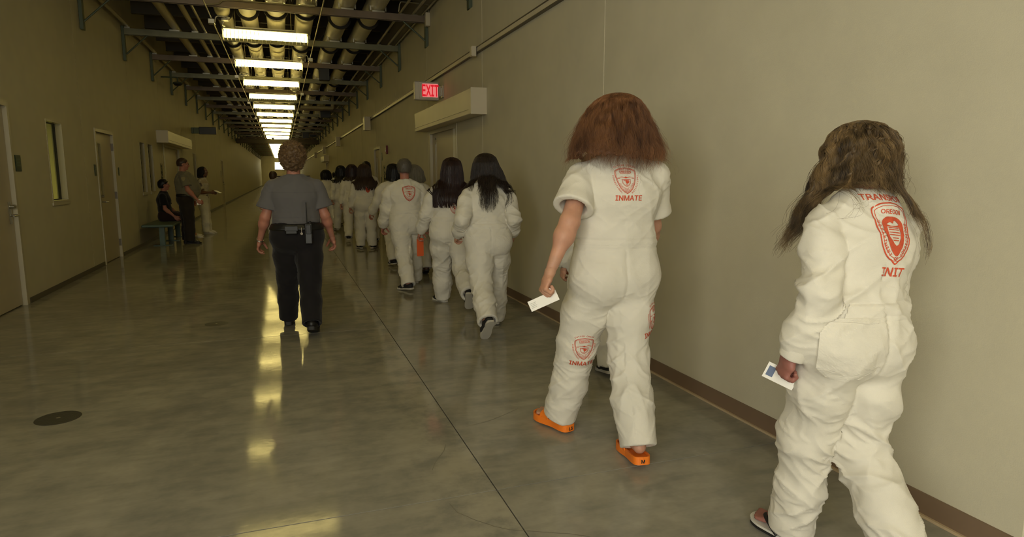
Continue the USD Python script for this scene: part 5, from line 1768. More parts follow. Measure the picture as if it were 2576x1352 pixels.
def add_eyes(t, J):
    s = J['P']['H'] / 1.64
    for x in (-0.033, 0.033):
        c = J['head'] + J['Rhead'] @ V(x, 0.073, 0.003) * s
        e = trimesh.creation.icosphere(2, 0.0115 * s)
        e.apply_translation(c)
        eo = obj('eye', e, M_EYE, t, smooth=True)
        i = trimesh.creation.icosphere(1, 0.0058 * s)
        i.apply_translation(c + J['Rhead'] @ V(0, 0.0072, 0) * s)
        obj('iris', i, M_IRIS, eo, smooth=True)


def add_body(t, J, skin, h, arm=1.0, leg=1.0, bulk=1.0, bare=False, hands=((30, 30), (30, 30)), hand_h=0.004, curls=(None, None)):
    H = J['P']['H']
    lo, hi = bounds_of([J[k] for k in JOINTS] + [J['head'] + V(0, 0, 0.13), J['head'] - V(0, 0, 0.13)], 0.13)
    fb = body_sdf(J, H, arm, leg, bulk, bare)
    m = relax(keep_big(nets(fb, lo, hi, h)), fb, 2 if h < 0.012 else 1)
    ms = [m] + [hand_mesh(J, L, H, hand_h, hands[i][0], hands[i][1], curls[i]) for i, L in enumerate('lr')]
    b = obj('body', join(ms), skin, t, smooth=True)
    add_eyes(t, J)
    return b


def add_garment(t, name, J, material, h, amp, seed, fine=1.0, **kw):
    H = J['P']['H']
    lo, hi = bounds_of([J[k] for k in JOINTS], 0.22)
    f = coverall_sdf(J, H, **kw)
    J['hems'] = [(J[L + 'sh'] + (J[L + 'elbow'] - J[L + 'sh']) * 0.74, 0.11) for L in 'lr'] if kw.get('sleeve') == 'short' else []
    if kw.get('top', True):
        J['cloth'] = lambda q, f=f, a=amp: f(q) - 0.75 * a
    m = dress(J, H, (lo, hi), h, amp, seed, f, fine, 2 if h < 0.012 else 1)
    o = obj(name, m, material, t, smooth=True)
    return m, o


def add_band(t, J, mesh, parent, material, z, half=0.02, out=0.003, name='waistband', offset=V(0, 0, 0)):
    """a sewn band round the waist: the garment's own ring, offset outwards"""
    v, f, n = np.asarray(mesh.vertices), np.asarray(mesh.faces), vnormals(mesh)
    c = J['waist'] + offset
    near = (np.abs(v[:, 2] - z) < half * 1.6) & (np.linalg.norm((v - c)[:, :2], axis=1) < 0.27)
    side = arm_dist(v[near], J) > 0.085
    ok = np.zeros(len(v), bool)
    ok[np.flatnonzero(near)[side]] = True
    ff = f[ok[f].all(1)]
    used = np.unique(ff)
    if len(used) < 50:
        return None
    mp = np.full(len(v), -1)
    mp[used] = np.arange(len(used))
    vv = v[used].copy()
    zz = vv[:, 2]
    d = out * np.clip((half * 1.15 - np.abs(zz - z)) / (half * 0.3), -1.5, 1)
    vv = vv + n[used] * d[:, None]
    return obj(name, trimesh.Trimesh(vv, mp[ff], process=False), material, parent, smooth=True)


def add_cuffs(t, J, parent, material, r=0.050, length=0.058):
    s = J['P']['H'] / 1.64
    for L in 'lr':
        el, wr_ = J[L + 'elbow'], J[L + 'wrist']
        ax = unit(wr_ - el)
        Re = J['R' + L + 'hand']
        u = unit(Re[:, 1] - ax * (ax @ Re[:, 1]))
        w = np.cross(ax, u)
        g = np.arange(36) * 2 * np.pi / 36
        rows = []
        for z, q in ((-length, 0.97), (-length, 1.03), (-length * 0.5, 1.05), (-0.004, 1.02), (0.004, 1.0), (0.006, 0.93), (-0.02, 0.88)):
            wob = 1 + 0.035 * np.sin(3 * g + 1) + 0.02 * np.sin(7 * g + z * 60)
            rows.append(wr_ + ax * z * s + r * s * q * (wob[:, None] * (np.cos(g)[:, None] * u * 1.0 + np.sin(g)[:, None] * w * 0.86)))
        v = np.vstack(rows)
        f = []
        for i in range(len(rows) - 1):
            for j in range(36):
                a, b, c, d = i * 36 + j, i * 36 + (j + 1) % 36, (i + 1) * 36 + (j + 1) % 36, (i + 1) * 36 + j
                f += [(a, b, c), (a, c, d)]
        obj('cuff', trimesh.Trimesh(v, np.array(f), process=False), material, parent, smooth=50)


def inmate(label, pos, pose, hairfn, skin, h, amp, seed, shoe='black', hands=((35, 30), (35, 30)), group=None, arm=1.0, bare=False, hand_h=0.004, band=True, curls=(None, None), **kw):
    pose = dict(pose)
    J = skeleton(**pose)
    t = thing('person', label, 'person', pos, group=group)
    add_body(t, J, skin, h, arm=arm, bare=bare, hands=hands, hand_h=hand_h, curls=curls)
    m, o = add_garment(t, 'coverall', J, C_WHITE, h, amp, seed, **kw)
    if band:
        add_band(t, J, m, o, C_WHITE, J['waist'][2] - 0.015, 0.02, 0.0035)
    if shoe == 'black':
        for L in 'lr':
            add_shoe(t, J, L, M_SHOE, M_SOLEW, 0.006 if h < 0.012 else 0.009)
    elif shoe == 'brown':
        for L in 'lr':
            add_shoe(t, J, L, M_BROWNSHOE, M_SOLEB, 0.009)
    elif shoe == 'white':
        for L in 'lr':
            add_shoe(t, J, L, M_WHITESHOE, M_SOLEW, 0.009)
    if hairfn:
        hairfn(t, J)
    return t, J, m, o

# ------------------------------------------------------------------ the nearest two women
# red-haired woman in short sleeves and orange slides
R_POS = V(1.541, 2.834, 0.0)
R_POSE = dict(H=1.72, yaw=-5, lean=-1.0, side=1.0, twist=-8.0, slope=2.0, head_pitch=0, head_roll=-3, lhip=18.3, rhip=-8, lknee=2, rknee=20, labd=6.8, rabd=-4, ltoe=22, rtoe=6, lfoot=0, rfoot=6,
              lsh=-32, rsh=24, lel=21, rel=22, lout=20, rout=10, lturn=-7, rturn=0, sole=0.030, tork=1.12)


def red_hair(t, J):
    prof = [(0.0, 0.004, 0.004, 0.004, 0, 0), (0.012, 0.05, 0.05, 0.05, 0, 0), (0.04, 0.092, 0.098, 0.095, 0, 0), (0.08, 0.125, 0.118, 0.115, 0, 0), (0.13, 0.152, 0.132, 0.120, 0, -0.004), (0.19, 0.180, 0.144, 0.120, 0, -0.010),
            (0.25, 0.206, 0.154, 0.120, 0.0, -0.014), (0.31, 0.228, 0.162, 0.12, 0.004, -0.018), (0.36, 0.232, 0.164, 0.12, 0.004, -0.02), (0.41, 0.215, 0.158, 0.115, 0.006, -0.02)]
    prof = [(r[0] * 0.90, r[1] * 0.95, r[2], r[3], r[4] - 0.012 * min(1, r[0] * 6), r[5]) for r in prof]
    add_curtain(t, J, H_RED, prof, 9000, 11, face=0.9, length=lambda th: 0.90 + 0.05 * np.cos(3 * th) + 0.05 * np.cos(th - 0.3), tuft=0.010, ragged=0.045, wave=0.022, freq=6.0, curl=0.004, frizz=0.016, clumps=110, crimp=0.16, sheet=lambda th: 0.86 + 0.03 * np.cos(3 * th), upright=0.8, width=0.00085, grid=(260, 90), lift=(-0.004, 0.020), curlamp=0.003, curlfreq=6.0, s1=(0.6, 1.05), up=0.134)


tR, JR, mR, oR = inmate('woman with bushy shoulder-length red hair in a short-sleeved white coverall and orange slides', R_POS, R_POSE, red_hair, S_FAIR, 0.0070, 0.0140, 21, shoe=None,
                        hands=((64, 85), (40, 30)), arm=1.12, bare=True, hand_h=0.0032, sleeve='short', girth=1.10, hips=1.10, legw=1.08, armw=1.10, band=False)
skR = Skin(mR, JR)
for L in 'lr':
    add_slide(tR, JR, L)
back = -JR['R'][:, 1]
rtv = JR['R'][:, 0]
vd = lambda pos: -unit(V(pos[0], pos[1], 0))
emb, ring = county_shield()
c = at(1573, 455, 2.70, R_POS)
e = obj('shield_print', decal(skR, unary_union([emb, ring]), c, rtv, back), M_PRINT, oR, label='red shield printed on the back')
c = at(1576, 498, 2.70, R_POS)
obj('lettering', decal(skR, text2d('INMATE', 0.0235), c, rtv, back, 0.008), M_PRINT, oR, label='red INMATE lettering on the back')
nl = unit(V(-0.35, -1, 0))
c = at(1465, 868, 2.93, R_POS)
obj('shield_print', decal(skR, unary_union([emb, ring]), c, np.cross(V(0, 0, 1), -nl) * -1, nl), M_PRINT, oR, label='red shield printed on the left thigh')
c = at(1460, 905, 2.95, R_POS)
obj('lettering', decal(skR, sa.rotate(text2d('INMATE', 0.0235), -4, origin=(0, 0)), c, np.cross(V(0, 0, 1), -nl) * -1, nl, 0.008), M_PRINT, oR, label='red INMATE lettering on the left thigh')
nr = unit(V(0.42, -1, 0))
c = at(1624, 795, 2.75, R_POS)
ur = np.cross(V(0, 0, 1), -nr) * -1
obj('shield_print', decal(skR, unary_union([emb, ring]), c, ur, nr), M_PRINT, oR, label='red shield wrapping round the right thigh')
c = at(1622, 834, 2.75, R_POS)
obj('lettering', decal(skR, sa.rotate(text2d('INMATE', 0.0235), 6, origin=(0, 0)), c, ur, nr, 0.008), M_PRINT, oR, label='red INMATE lettering on the right thigh')
zw = JR['waist'][2] - 0.01
add_band(tR, JR, mR, oR, C_WHITE, zw - 0.0, 0.006, 0.0016, 'waist_seam')


def held_card(pos, label, c, slope, w, h, lean, inks):
    """a flat card at c, facing back along the walkers' line of sight, its long side rising by slope degrees to the right"""
    t = thing('paper_card', label, 'card', pos)
    sight = unit(V(pos[0] + c[0], pos[1] + c[1], 0))
    r = V(sight[1], -sight[0], 0)
    u = r * math.cos(math.radians(slope)) + V(0, 0, math.sin(math.radians(slope)))
    n = rot(u, lean) @ (-sight)
    v2 = np.cross(n, u)

    def slab(x0, x1, y0, y1, z0, z1):
        b = box(x0, x1, y0, y1, z0, z1)
        q = np.asarray(b.vertices)
        b.vertices = c + q[:, :1] * u + q[:, 1:2] * v2 + q[:, 2:] * n
        return b
    obj('card', slab(-w / 2, w / 2, -h / 2, h / 2, -0.0004, 0.0004), M_CARD, t)
    for x0, x1, y0, y1, m in inks:
        obj('print', slab(x0, x1, y0, y1, 0.0004, 0.0008), m, t)
    return t, c


lines = [(-0.062, -0.034 - 0.004 * (i % 2), 0.009 - 0.007 * i, 0.011 - 0.007 * i, M_CARDINK) for i in range(4)]
held_card(R_POS, 'white paper slip held in the left hand of the red-haired woman', JR['lhand'] + JR['Rlhand'] @ V(0.024, 0.012, -0.036), 25, 0.140, 0.050, -12, lines)
t = thing('paper_roll', 'small white roll pinched in the left fist of the red-haired woman', 'paper', R_POS)
c = JR['lhand'] + JR['Rlhand'] @ V(0.018, 0.0, 0.012)
obj('roll', cyl(c - JR['Rlhand'] @ V(0, 0.03, 0), c - JR['Rlhand'] @ V(0, -0.03, 0), 0.012, 14), M_CARD, t, smooth=40)

# last woman, long wavy streaked hair, nearest to the camera
L_POS = V(1.768, 1.585, 0.0)
L_POSE = dict(H=1.548, yaw=-4, lean=4.1, side=5.5, twist=1.0, slope=8.5, head_pitch=-6, head_roll=-7, lhip=17.3, rhip=8, lknee=6, rknee=47, labd=-3.5, rabd=1, ltoe=7, rtoe=8, lfoot=-1, rfoot=24,
              lsh=-5, rsh=14, lel=38, rel=40, lout=8, rout=3, lturn=7, rturn=8, sole=0.020, legk=1.036, tork=0.983)


def last_hair(t, J):
    prof = [(0.0, 0.004, 0.004, 0.004, 0, 0), (0.012, 0.048, 0.05, 0.05, 0, 0), (0.04, 0.080, 0.092, 0.088, 0, 0), (0.09, 0.104, 0.116, 0.106, 0, 0), (0.15, 0.114, 0.124, 0.11, 0, 0), (0.21, 0.118, 0.124, 0.11, 0, 0),
            (0.27, 0.124, 0.122, 0.11, 0, 0), (0.33, 0.132, 0.124, 0.11, 0, 0.0), (0.39, 0.142, 0.13, 0.11, 0, 0), (0.46, 0.15, 0.14, 0.11, 0, 0), (0.53, 0.155, 0.15, 0.11, 0, 0)]

    def length(th):
        return 0.56 + 0.28 * np.exp(-((th + 1.95) / 0.48) ** 2) + 0.12 * np.exp(-((th + 1.2) / 0.3) ** 2) + 0.27 * np.exp(-((th - 0.50) / 0.16) ** 2)

    def drift(th, tt):
        w = np.exp(-((th + 1.95) / 0.55) ** 2) * np.clip(tt - 0.36, 0, 1)
        w2 = np.exp(-((th - 0.5) / 0.25) ** 2) * np.clip(tt - 0.5, 0, 1)
        return -0.17 * w - 0.01 * w2, 0.13 * w - 0.01 * w2, 0.0 * w
    prof = [(r[0], r[1] * (0.90 if r[0] > 0.1 else 0.97), r[2] * (0.88 if r[0] > 0.1 else 0.97), r[3] * 0.97, r[4] + 0.010, r[5]) for r in prof]
    add_curtain(t, J, H_LAST, prof, 9000, 5, face=0.85, length=length, tuft=0.013, ragged=0.06, wave=0.062, freq=4.2, curl=0.010, frizz=0.009, clumps=64, crimp=0.05, sheet=lambda th: 0.53 + 0.10 * np.exp(-((th + 1.9) / 0.5) ** 2), drift=drift, upright=0.85, width=0.0011, grid=(280, 110), lift=(-0.006, 0.012), curlamp=0.009, curlfreq=7.5, s1=(0.7, 1.06), kseg=40, up=0.118)


tL, JL, mL, oL = inmate('woman with long wavy streaked brown hair in a long-sleeved white coverall, nearest the camera', L_POS, L_POSE, last_hair, S_HAND, 0.0065, 0.0205, 33, shoe=None,
                        hands=((60, 80), (40, 30)), bare=True, hand_h=0.0032, sleeve='long', girth=0.89, hips=0.94, legw=1.04, armw=0.92, band=False)
skL = Skin(mL, JL)
for L in 'lr':
    add_flipflop(tL, JL, L)
fwL, rtL = JL['Rchest'][:, 1], JL['Rchest'][:, 0]
bkL = unit(-fwL)
cb = JL['chest'] + JL['Rchest'] @ V(0.010, -0.1, 0.024)
upL = np.cross(bkL, rtL)
obj('shield_print', decal(skL, tall_shield(0.138, 0.20), cb, rtL, bkL), M_PRINT, oL, label='tall red shield printed on the back')
obj('lettering', decal(skL, text2d('TRANSPORT', 0.021), cb + upL * 0.117, rtL, bkL, 0.008), M_PRINT, oL, label='red lettering above the shield')
obj('lettering', decal(skL, text2d('INIT', 0.026), cb - upL * 0.122, rtL, bkL, 0.008), M_PRINT, oL, label='red lettering below the shield')
add_band(tL, JL, mL, oL, C_WHITE, JL['waist'][2] - 0.018, 0.024, 0.0045)


def pocket(w, h):
    return sg.box(-w / 2, -h / 2, w / 2, h / 2).union(sg.box(-w / 2, -h / 2, w / 2, h / 2).buffer(0.01)).intersection(sg.box(-w / 2, -h / 2, w / 2, h / 2)).difference(sg.Polygon([(-w / 2, -h / 2), (-w / 2 + 0.03, -h / 2), (-w / 2, -h / 2 + 0.03)])).difference(sg.Polygon([(w / 2, -h / 2), (w / 2 - 0.03, -h / 2), (w / 2, -h / 2 + 0.03)]))


np_ = unit(V(-0.62, -0.78, 0.0))
up_ = np.cross(V(0, 0, 1), -np_) * -1
cp = JL['lhip'] + V(-0.05, -0.10, 0.0)
pk = obj('back_pocket', patch(skL, pocket(0.165, 0.185), cp, up_, np_, 0.004), C_WHITE, oL)
obj('pocket_welt', patch(skL, sg.box(-0.085, 0.088, 0.085, 0.100), cp, up_, np_, 0.008), C_WHITE, pk)
add_cuffs(tL, JL, oL, C_WHITE)
held_card(L_POS, 'identity card held in the left fist of the woman nearest the camera', JL['lhand'] + JL['Rlhand'] @ V(0.020, 0.030, -0.020), -22, 0.105, 0.058, 0, [(-0.045, -0.022, -0.018, 0.018, M_CARDINK2), (-0.015, 0.03, 0.012, 0.017, M_CARDINK)])

# ------------------------------------------------------------------ hair of the line ahead
def long_hair(mats, length=0.48, w=0.13, seed=1, n=900, tail=0.10, ragged=0.10, drift=None, lenfn=None, grid=(150, 60), width=0.0018, wave=0.02, sheet=None):
    def fn(t, J):
        prof = [(0.0, 0.004, 0.004, 0.004, 0, 0), (0.012, 0.05, 0.05, 0.05, 0, 0), (0.04, 0.085, 0.098, 0.09, 0, 0), (0.09, w * 0.86, 0.118, 0.105, 0, 0), (0.16, w * 0.96, 0.122, 0.10, 0, 0),
                (0.24, w, 0.115, 0.09, 0, -0.004), (length * 0.7, (w + tail) / 2, 0.11, 0.09, 0, -0.012), (length * 0.85, tail * 1.05, 0.10, 0.08, 0, -0.018), (length, tail * 0.85, 0.095, 0.08, 0, -0.022)]
        prof.sort(key=lambda r: r[0])
        add_curtain(t, J, mats, prof, n, seed, face=0.95, length=lenfn, tuft=0.006, ragged=ragged, wave=wave, freq=2.0, frizz=0.005, upright=0.85, drift=drift, width=width, grid=grid, up=0.124, kseg=16, sheet=sheet)
    return fn


def short_hair(mats, **kw):
    return lambda t, J: add_cap(t, J, mats, **kw)


# woman with long black-brown hair, third from the camera
D_POS = V(1.69, 5.42, 0)
d_len = lambda th: 0.80 + 0.16 * np.exp(-((th + 0.12) / 0.30) ** 2) + 0.2 * np.exp(-((th - 0.85) / 0.30) ** 2) - 0.16 * np.exp(-((th + 0.75) / 0.3) ** 2) - 0.12 * np.exp(-((th - 0.38) / 0.12) ** 2)
d_drift = lambda th, tt: (0.13 * np.clip(th - 0.3, 0, 1) * np.clip(tt - 0.4, 0, 1) * 1.6, 0 * th, 0 * th)
tD, JD, mD, oD = inmate('woman with long straight dark hair in a white coverall, ahead of the red-haired woman', D_POS,
                        dict(H=1.60, yaw=-6, lean=5, twist=-2, slope=5, head_pitch=2, lhip=-17, rhip=19, lknee=32, rknee=3, labd=0.5, rabd=2.5, ltoe=8, rtoe=8, lfoot=46, rfoot=0, lsh=-17, rsh=-16, lel=78, rel=78, lout=14, rout=12),
                        long_hair(H_DARK, 0.52, 0.125, 3, 3200, 0.125, 0.10, d_drift, d_len, (220, 70), width=0.003, sheet=lambda th: 0.70 + 0.05 * np.cos(5 * th)), S_FAIR, 0.0090, 0.0165, 41, girth=1.0, hips=1.04, legw=1.16, armw=1.0)
skD = Skin(mD, JD)
bkD = -JD['R'][:, 1]
for sx, lab in ((-1, 'left'), (1, 'right')):
    cD = JD['pelvis'] + JD['R'] @ V(sx * 0.105, -0.1, -0.055)
    obj('back_pocket', patch(skD, pocket(0.15, 0.17), cD, JD['R'][:, 0], bkD, 0.0035, 0.016), C_WHITE, oD)

# woman with dark auburn hair, arm out to the left
W_POS = V(1.63, 6.6, 0)
tW, JW, mW, oW = inmate('woman with long dark auburn hair in white coverall, orange pass in left hand', W_POS,
                        dict(H=1.60, yaw=-9, lean=1, side=3, slope=-1, lhip=22, rhip=-17, lknee=4, rknee=40, labd=-2, rabd=7, ltoe=27, rtoe=8, lfoot=0, rfoot=46, lsh=6, rsh=0, lel=26, rel=18, lout=15, rout=10, lturn=0),
                        long_hair(H_AUB, 0.52, 0.118, 7, 1200, 0.115, 0.07, None, None, (180, 60)), S_RED, 0.0100, 0.0165, 43, girth=0.97, hips=1.05, legw=1.14, armw=1.04)
skW = Skin(mW, JW)
obj('shield_print', decal(skW, emb, JW['chest'] + JW['R'] @ V(0.03, -0.1, -0.085), JW['R'][:, 0], -JW['R'][:, 1], 0.016), M_PRINT, oW, label='red shield showing below the hair')
t = thing('orange_pass', 'flat orange pass hanging from the left hand of the auburn-haired woman', 'pass', W_POS)
hc = JW['lhand'] + V(0.02, 0.0, -0.10)
pm = extrude(sg.box(-0.032, -0.085, 0.032, 0.085).buffer(0.012), 0.004)
pv = np.asarray(pm.vertices)
pm.vertices = hc + np.stack([pv[:, 0] * 0.9, pv[:, 2] + pv[:, 0] * 0.35, pv[:, 1]], 1)
obj('tag', pm, mat('orange_card', (0.75, 0.13, 0.035), 0.5), t)

# grey-haired inmate in the middle of the line
M_POS = V(1.43, 7.96, 0)
tM, JM, mM, oM = inmate('inmate with short grey hair, red shield on the back of a white coverall', M_POS,
                        dict(H=1.63, yaw=0, lean=3, side=-1.5, twist=-4, head_roll=3, lhip=-15, rhip=23, lknee=17, rknee=4, labd=-2.5, rabd=5, ltoe=30, rtoe=8, lfoot=5, rfoot=0, lsh=8, rsh=2, lel=22, rel=20, lout=16, rout=13, lturn=15),
                        short_hair(H_GREY, thick=0.010, back=-0.055, noise_amp=0.002, n_str=1500, seed=4), S_RED, 0.0100, 0.0150, 47, girth=1.10, hips=1.08, legw=1.12, armw=1.16)
skM = Skin(mM, JM)
oval = shield_outline(0.16, 0.19)
emb2, ring2 = county_shield(0.148, 0.176)
obj('shield_print', decal(skM, unary_union([emb2, oval.difference(oval.buffer(-0.005))]), JM['chest'] + JM['R'] @ V(0.02, -0.1, 0.015), JM['R'][:, 0], -JM['R'][:, 1], 0.016), M_PRINT, oM, label='red shield printed on the back')

# inmates farther along, numbered from the near end of the line
FAR = [
    ('inmate with dark bobbed hair half hidden behind the grey-haired inmate', (1.63, 10.1), dict(H=1.58, yaw=5, lhip=-10, rhip=18, lknee=22, rknee=4, lsh=16, lout=20, lel=20, rout=10, lfoot=8), long_hair(H_BLACK, 0.30, 0.112, 11, 300, 0.112, 0.05, grid=(90, 36)), S_RED, 'black', dict(girth=1.05, armw=1.15)),
    ('inmate with pale frizzy hair and brown shoes right behind the grey-haired inmate', (1.74, 9.0), dict(H=1.50, yaw=0, lhip=14, rhip=-8, rknee=14, lknee=5, lout=10, rout=12), long_hair(H_WHITE, 0.26, 0.145, 12, 500, 0.15, 0.05, grid=(90, 36), wave=0.06), S_FAIR, 'brown', dict(girth=1.08)),
    ('woman with long mid-brown hair in a white coverall in the far half of the line', (1.45, 12.4), dict(H=1.58, yaw=-4, lean=3, lhip=6, rhip=2, lknee=8, rknee=6, ltoe=14, rtoe=14, lsh=-4, lout=13, rout=12, lel=22, rel=22), long_hair(H_BROWN, 0.50, 0.135, 13, 700, 0.10, 0.10, grid=(110, 44)), S_FAIR, 'black', dict(girth=1.06, hips=1.1)),
    ('taller inmate with cropped black hair just beyond the woman with mid-brown hair', (1.60, 13.3), dict(H=1.63, yaw=0, lhip=15, rhip=-10, rknee=15), short_hair(H_BLACK, thick=0.016, back=-0.06, seed=14, h=0.008), S_BROWN, 'black', dict(girth=1.08)),
    ('inmate with long dark reddish hair to the left of the woman with mid-brown hair', (1.40, 14.2), dict(H=1.61, yaw=-6, lhip=-8, rhip=16, lknee=18), long_hair(H_AUB, 0.40, 0.135, 15, 250, 0.12, 0.06, grid=(80, 32)), S_FAIR, 'black', dict(girth=1.05)),
    ('inmate with long black hair, leftmost of the tight far group', (1.36, 16.4), dict(H=1.60, yaw=4, lhip=16, rhip=-10, rknee=16), long_hair(H_BLACK, 0.46, 0.13, 16, 250, 0.12, 0.06, grid=(80, 32)), S_FAIR, 'black', dict(girth=1.05)),
    ('small inmate with short black hair, second from the far end', (1.40, 18.6), dict(H=1.50, yaw=0, lhip=-20, rhip=22, lknee=40, lfoot=30), short_hair(H_BLACK, thick=0.022, back=-0.08, seed=17, h=0.009, puff=0.01), S_BROWN, 'black', dict(girth=1.0)),
    ('inmate with bushy dark hair turning left, beside the walking officer', (1.06, 17.0), dict(H=1.50, yaw=40, head_yaw=35, lhip=12, rhip=-10, rknee=14, lout=16, lel=40), long_hair(H_BLACK, 0.27, 0.165, 18, 500, 0.17, 0.06, grid=(90, 36), wave=0.08), S_BROWN, 'white', dict(girth=1.02)),
    ('inmate mostly hidden behind the left shoulder of the grey-shirted officer', (-0.20, 15.5), dict(H=1.45, yaw=-10, lhip=10, rhip=-12, rknee=14, lout=16, rout=10), short_hair(H_BROWN, thick=0.02, back=-0.08, seed=19, h=0.009), S_FAIR, 'black', dict(girth=1.05)),
    ('inmate hidden by the red-haired woman, trouser hem between her legs', (1.99, 3.95, ), dict(H=1.50, yaw=0, lhip=6, rhip=-4, rknee=8, lout=2, rout=3, labd=0, rabd=0, lsh=4, rsh=4, lel=20, rel=20), short_hair(H_BROWN, thick=0.015, back=-0.06, seed=20, h=0.008), S_FAIR, 'black', dict(girth=0.86, hips=0.88, legw=1.02, armw=0.9)),
]
far_people = []
for i, (lab, xy, pose, hf, sk, shoe, kw) in enumerate(FAR):
    far_people.append(inmate(lab, V(xy[0], xy[1], 0), dict(lean=3, **{k: v for k, v in pose.items() if k != 'lean'}), hf, sk, 0.0155, 0.014, 60 + i, shoe=shoe, hand_h=0.005, band=i < 3, **{'legw': 1.1, **kw}))
tP, JP, mP, oP = far_people[2]
obj('shield_print', decal(Skin(mP), shield_outline(0.10, 0.13), JP['chest'] + JP['R'] @ V(0.05, -0.1, -0.05), JP['R'][:, 0], -JP['R'][:, 1], 0.02), M_PRINT, oP, label='red shield partly under the hair')


# ------------------------------------------------------------------ the officer walking on the left
O_POS = V(0.10, 5.98, 0)
JO = skeleton(H=1.645, yaw=-4, lean=1, side=-0.8, twist=2, slope=0, lhip=18, rhip=-9, lknee=2, rknee=27, labd=2.8, rabd=1.4, ltoe=0, rtoe=4, lfoot=2, rfoot=18, lsh=2, rsh=2, lel=24, rel=24, lout=17, rout=15, sole=0.022)
tO = thing('person', 'officer with curly sandy hair in a grey short-sleeved shirt and black trousers, seen from behind', 'person', O_POS)
add_body(tO, JO, S_RED, 0.0085, arm=1.08, hands=((22, 15), (26, 18)), hand_h=0.0038)
mT, oT = add_garment(tO, 'trousers', JO, C_BLACKPANT, 0.0095, 0.0065, 51, top=False, hips=1.17, legw=1.10)
mS, oS = add_garment(tO, 'shirt', JO, C_SHIRT, 0.0085, 0.0085, 53, bottom=False, sleeve='short', girth=1.13, armw=1.12)
sk = Skin(mS)
add_band(tO, JO, mT, oT, M_LEATHER, JO['pelvis'][2] + 0.055, 0.026, 0.012, 'duty_belt')
bkO, rO = -JO['R'][:, 1], JO['R'][:, 0]
obj('yoke_seam', decal(sk, sg.box(-0.20, -0.0015, 0.20, 0.0015), JO['chest'] + JO['R'] @ V(0, -0.1, 0.035), rO, bkO, 0.02, 0.001), mat('shirt_seam', (0.09, 0.088, 0.095), 0.9), oS)
for sx in (-1, 1):
    e0 = JO[('l' if sx < 0 else 'r') + 'sh'] * 0.25 + JO['neck'] * 0.75 + V(0, 0, -0.005)
    e1 = JO[('l' if sx < 0 else 'r') + 'sh'] * 0.82 + JO['neck'] * 0.18 + V(0, 0, 0.035)
    ep = box(-0.024, 0.024, -0.001, 0.001, 0, 1)
    L_ = np.linalg.norm(e1 - e0)
    ax = unit(e1 - e0)
    sdv = unit(np.cross(ax, V(0, 0, 1)))
    upv = np.cross(sdv, ax)
    m = box(0, L_, -0.022, 0.022, 0.018, 0.024, 0.002)
    q = np.asarray(m.vertices)
    m.vertices = e0 + q[:, :1] * ax + q[:, 1:2] * sdv + q[:, 2:] * upv
    obj('shoulder_strap', m, C_BLACKPANT, oS)
for L in 'lr':
    add_shoe(tO, JO, L, M_LEATHER, M_SOLEB, 0.006, boot=0.04, name='boot')
add_cap(tO, JO, H_OFF, thick=0.020, back=-0.108, noise_amp=0.022, nscale=46.0, seed=8, n_str=2600, curl_r=0.007, puff=0.016)
wv = JO['lwrist'] - unit(JO['lwrist'] - JO['lelbow']) * 0.01
wax = unit(JO['lwrist'] - JO['lelbow'])
wr1 = unit(np.cross(wax, V(0, 1, 0)))
wr2 = np.cross(wax, wr1)
g = np.linspace(0, 2 * np.pi, 25)
for k in range(2):
    ringp = wv + wax * 0.008 * k + 0.031 * (np.cos(g)[:, None] * wr1 + np.sin(g)[:, None] * wr2)
    obj('bracelet', tube(ringp, 0.003, 8, cap=False), M_STEEL, tO, smooth=True)
# things on the belt
bc = JO['pelvis'] + JO['R'] @ V(0.075, -0.182, 0.03)


def belt_thing(name, label, cat, pieces):
    t = thing(name, label, cat, O_POS)
    for nm, m, mt in pieces:
        q = np.asarray(m.vertices)
        m.vertices = bc + q @ JO['R'].T
        obj(nm, m, mt, t)
    return t


belt_thing('radio', 'black two-way radio with a tall aerial on the belt of the grey-shirted officer', 'radio',
           [('radio_body', box(0.0, 0.058, -0.032, 0.004, -0.115, 0.06, 0.006), M_BLACK), ('aerial', cyl((0.018, -0.012, 0.06), (0.018, -0.012, 0.24), 0.0055, 10, 0.004), M_BLACK), ('knob', cyl((0.044, -0.012, 0.06), (0.044, -0.012, 0.08), 0.009, 12), M_BLACK), ('belt_clip', box(0.01, 0.05, -0.042, -0.032, -0.03, 0.05, 0.003), M_LEATHER)])
belt_thing('key_ring', 'small metal key clip on the belt beside the radio', 'keys', [('clip', box(-0.033, -0.022, -0.016, 0.0, -0.02, 0.028, 0.003), M_BRONZE), ('ring', cyl((-0.028, -0.018, -0.026), (-0.028, -0.012, -0.026), 0.011, 16), M_BRONZE)])
belt_thing('belt_pouch', 'black leather pouch at the back of the duty belt', 'pouch', [('pouch_body', box(-0.16, -0.06, -0.03, 0.0, -0.03, 0.035, 0.008), M_LEATHER), ('flap', box(-0.163, -0.057, -0.034, -0.028, 0.0, 0.04, 0.002), M_LEATHER)])

# ------------------------------------------------------------------ three people by the left wall
C_POS = V(-1.88, 14.68, 0)
JC = skeleton(H=1.715, yaw=-82, lean=-4, slope=4, head_yaw=-4, head_pitch=3, lhip=-1, rhip=4, lknee=1, rknee=5, labd=5, rabd=5, ltoe=12, rtoe=12, lsh=5, rsh=14, lel=22, rel=24, lout=12, rout=12, sole=0.02)
tC = thing('person', 'stout officer in an olive shirt and dark trousers standing in profile by the left wall', 'person', C_POS)
add_body(tC, JC, S_RED, 0.011, arm=1.15, bulk=1.1, hands=((35, 25), (35, 25)), hand_h=0.005)
mT2, oT2 = add_garment(tC, 'trousers', JC, C_BROWN, 0.012, 0.007, 71, top=False, hips=1.16, legw=1.12)
mS2, oS2 = add_garment(tC, 'shirt', JC, C_TAN, 0.011, 0.008, 73, bottom=False, sleeve='short', girth=1.16, armw=1.18, belly=0.215)
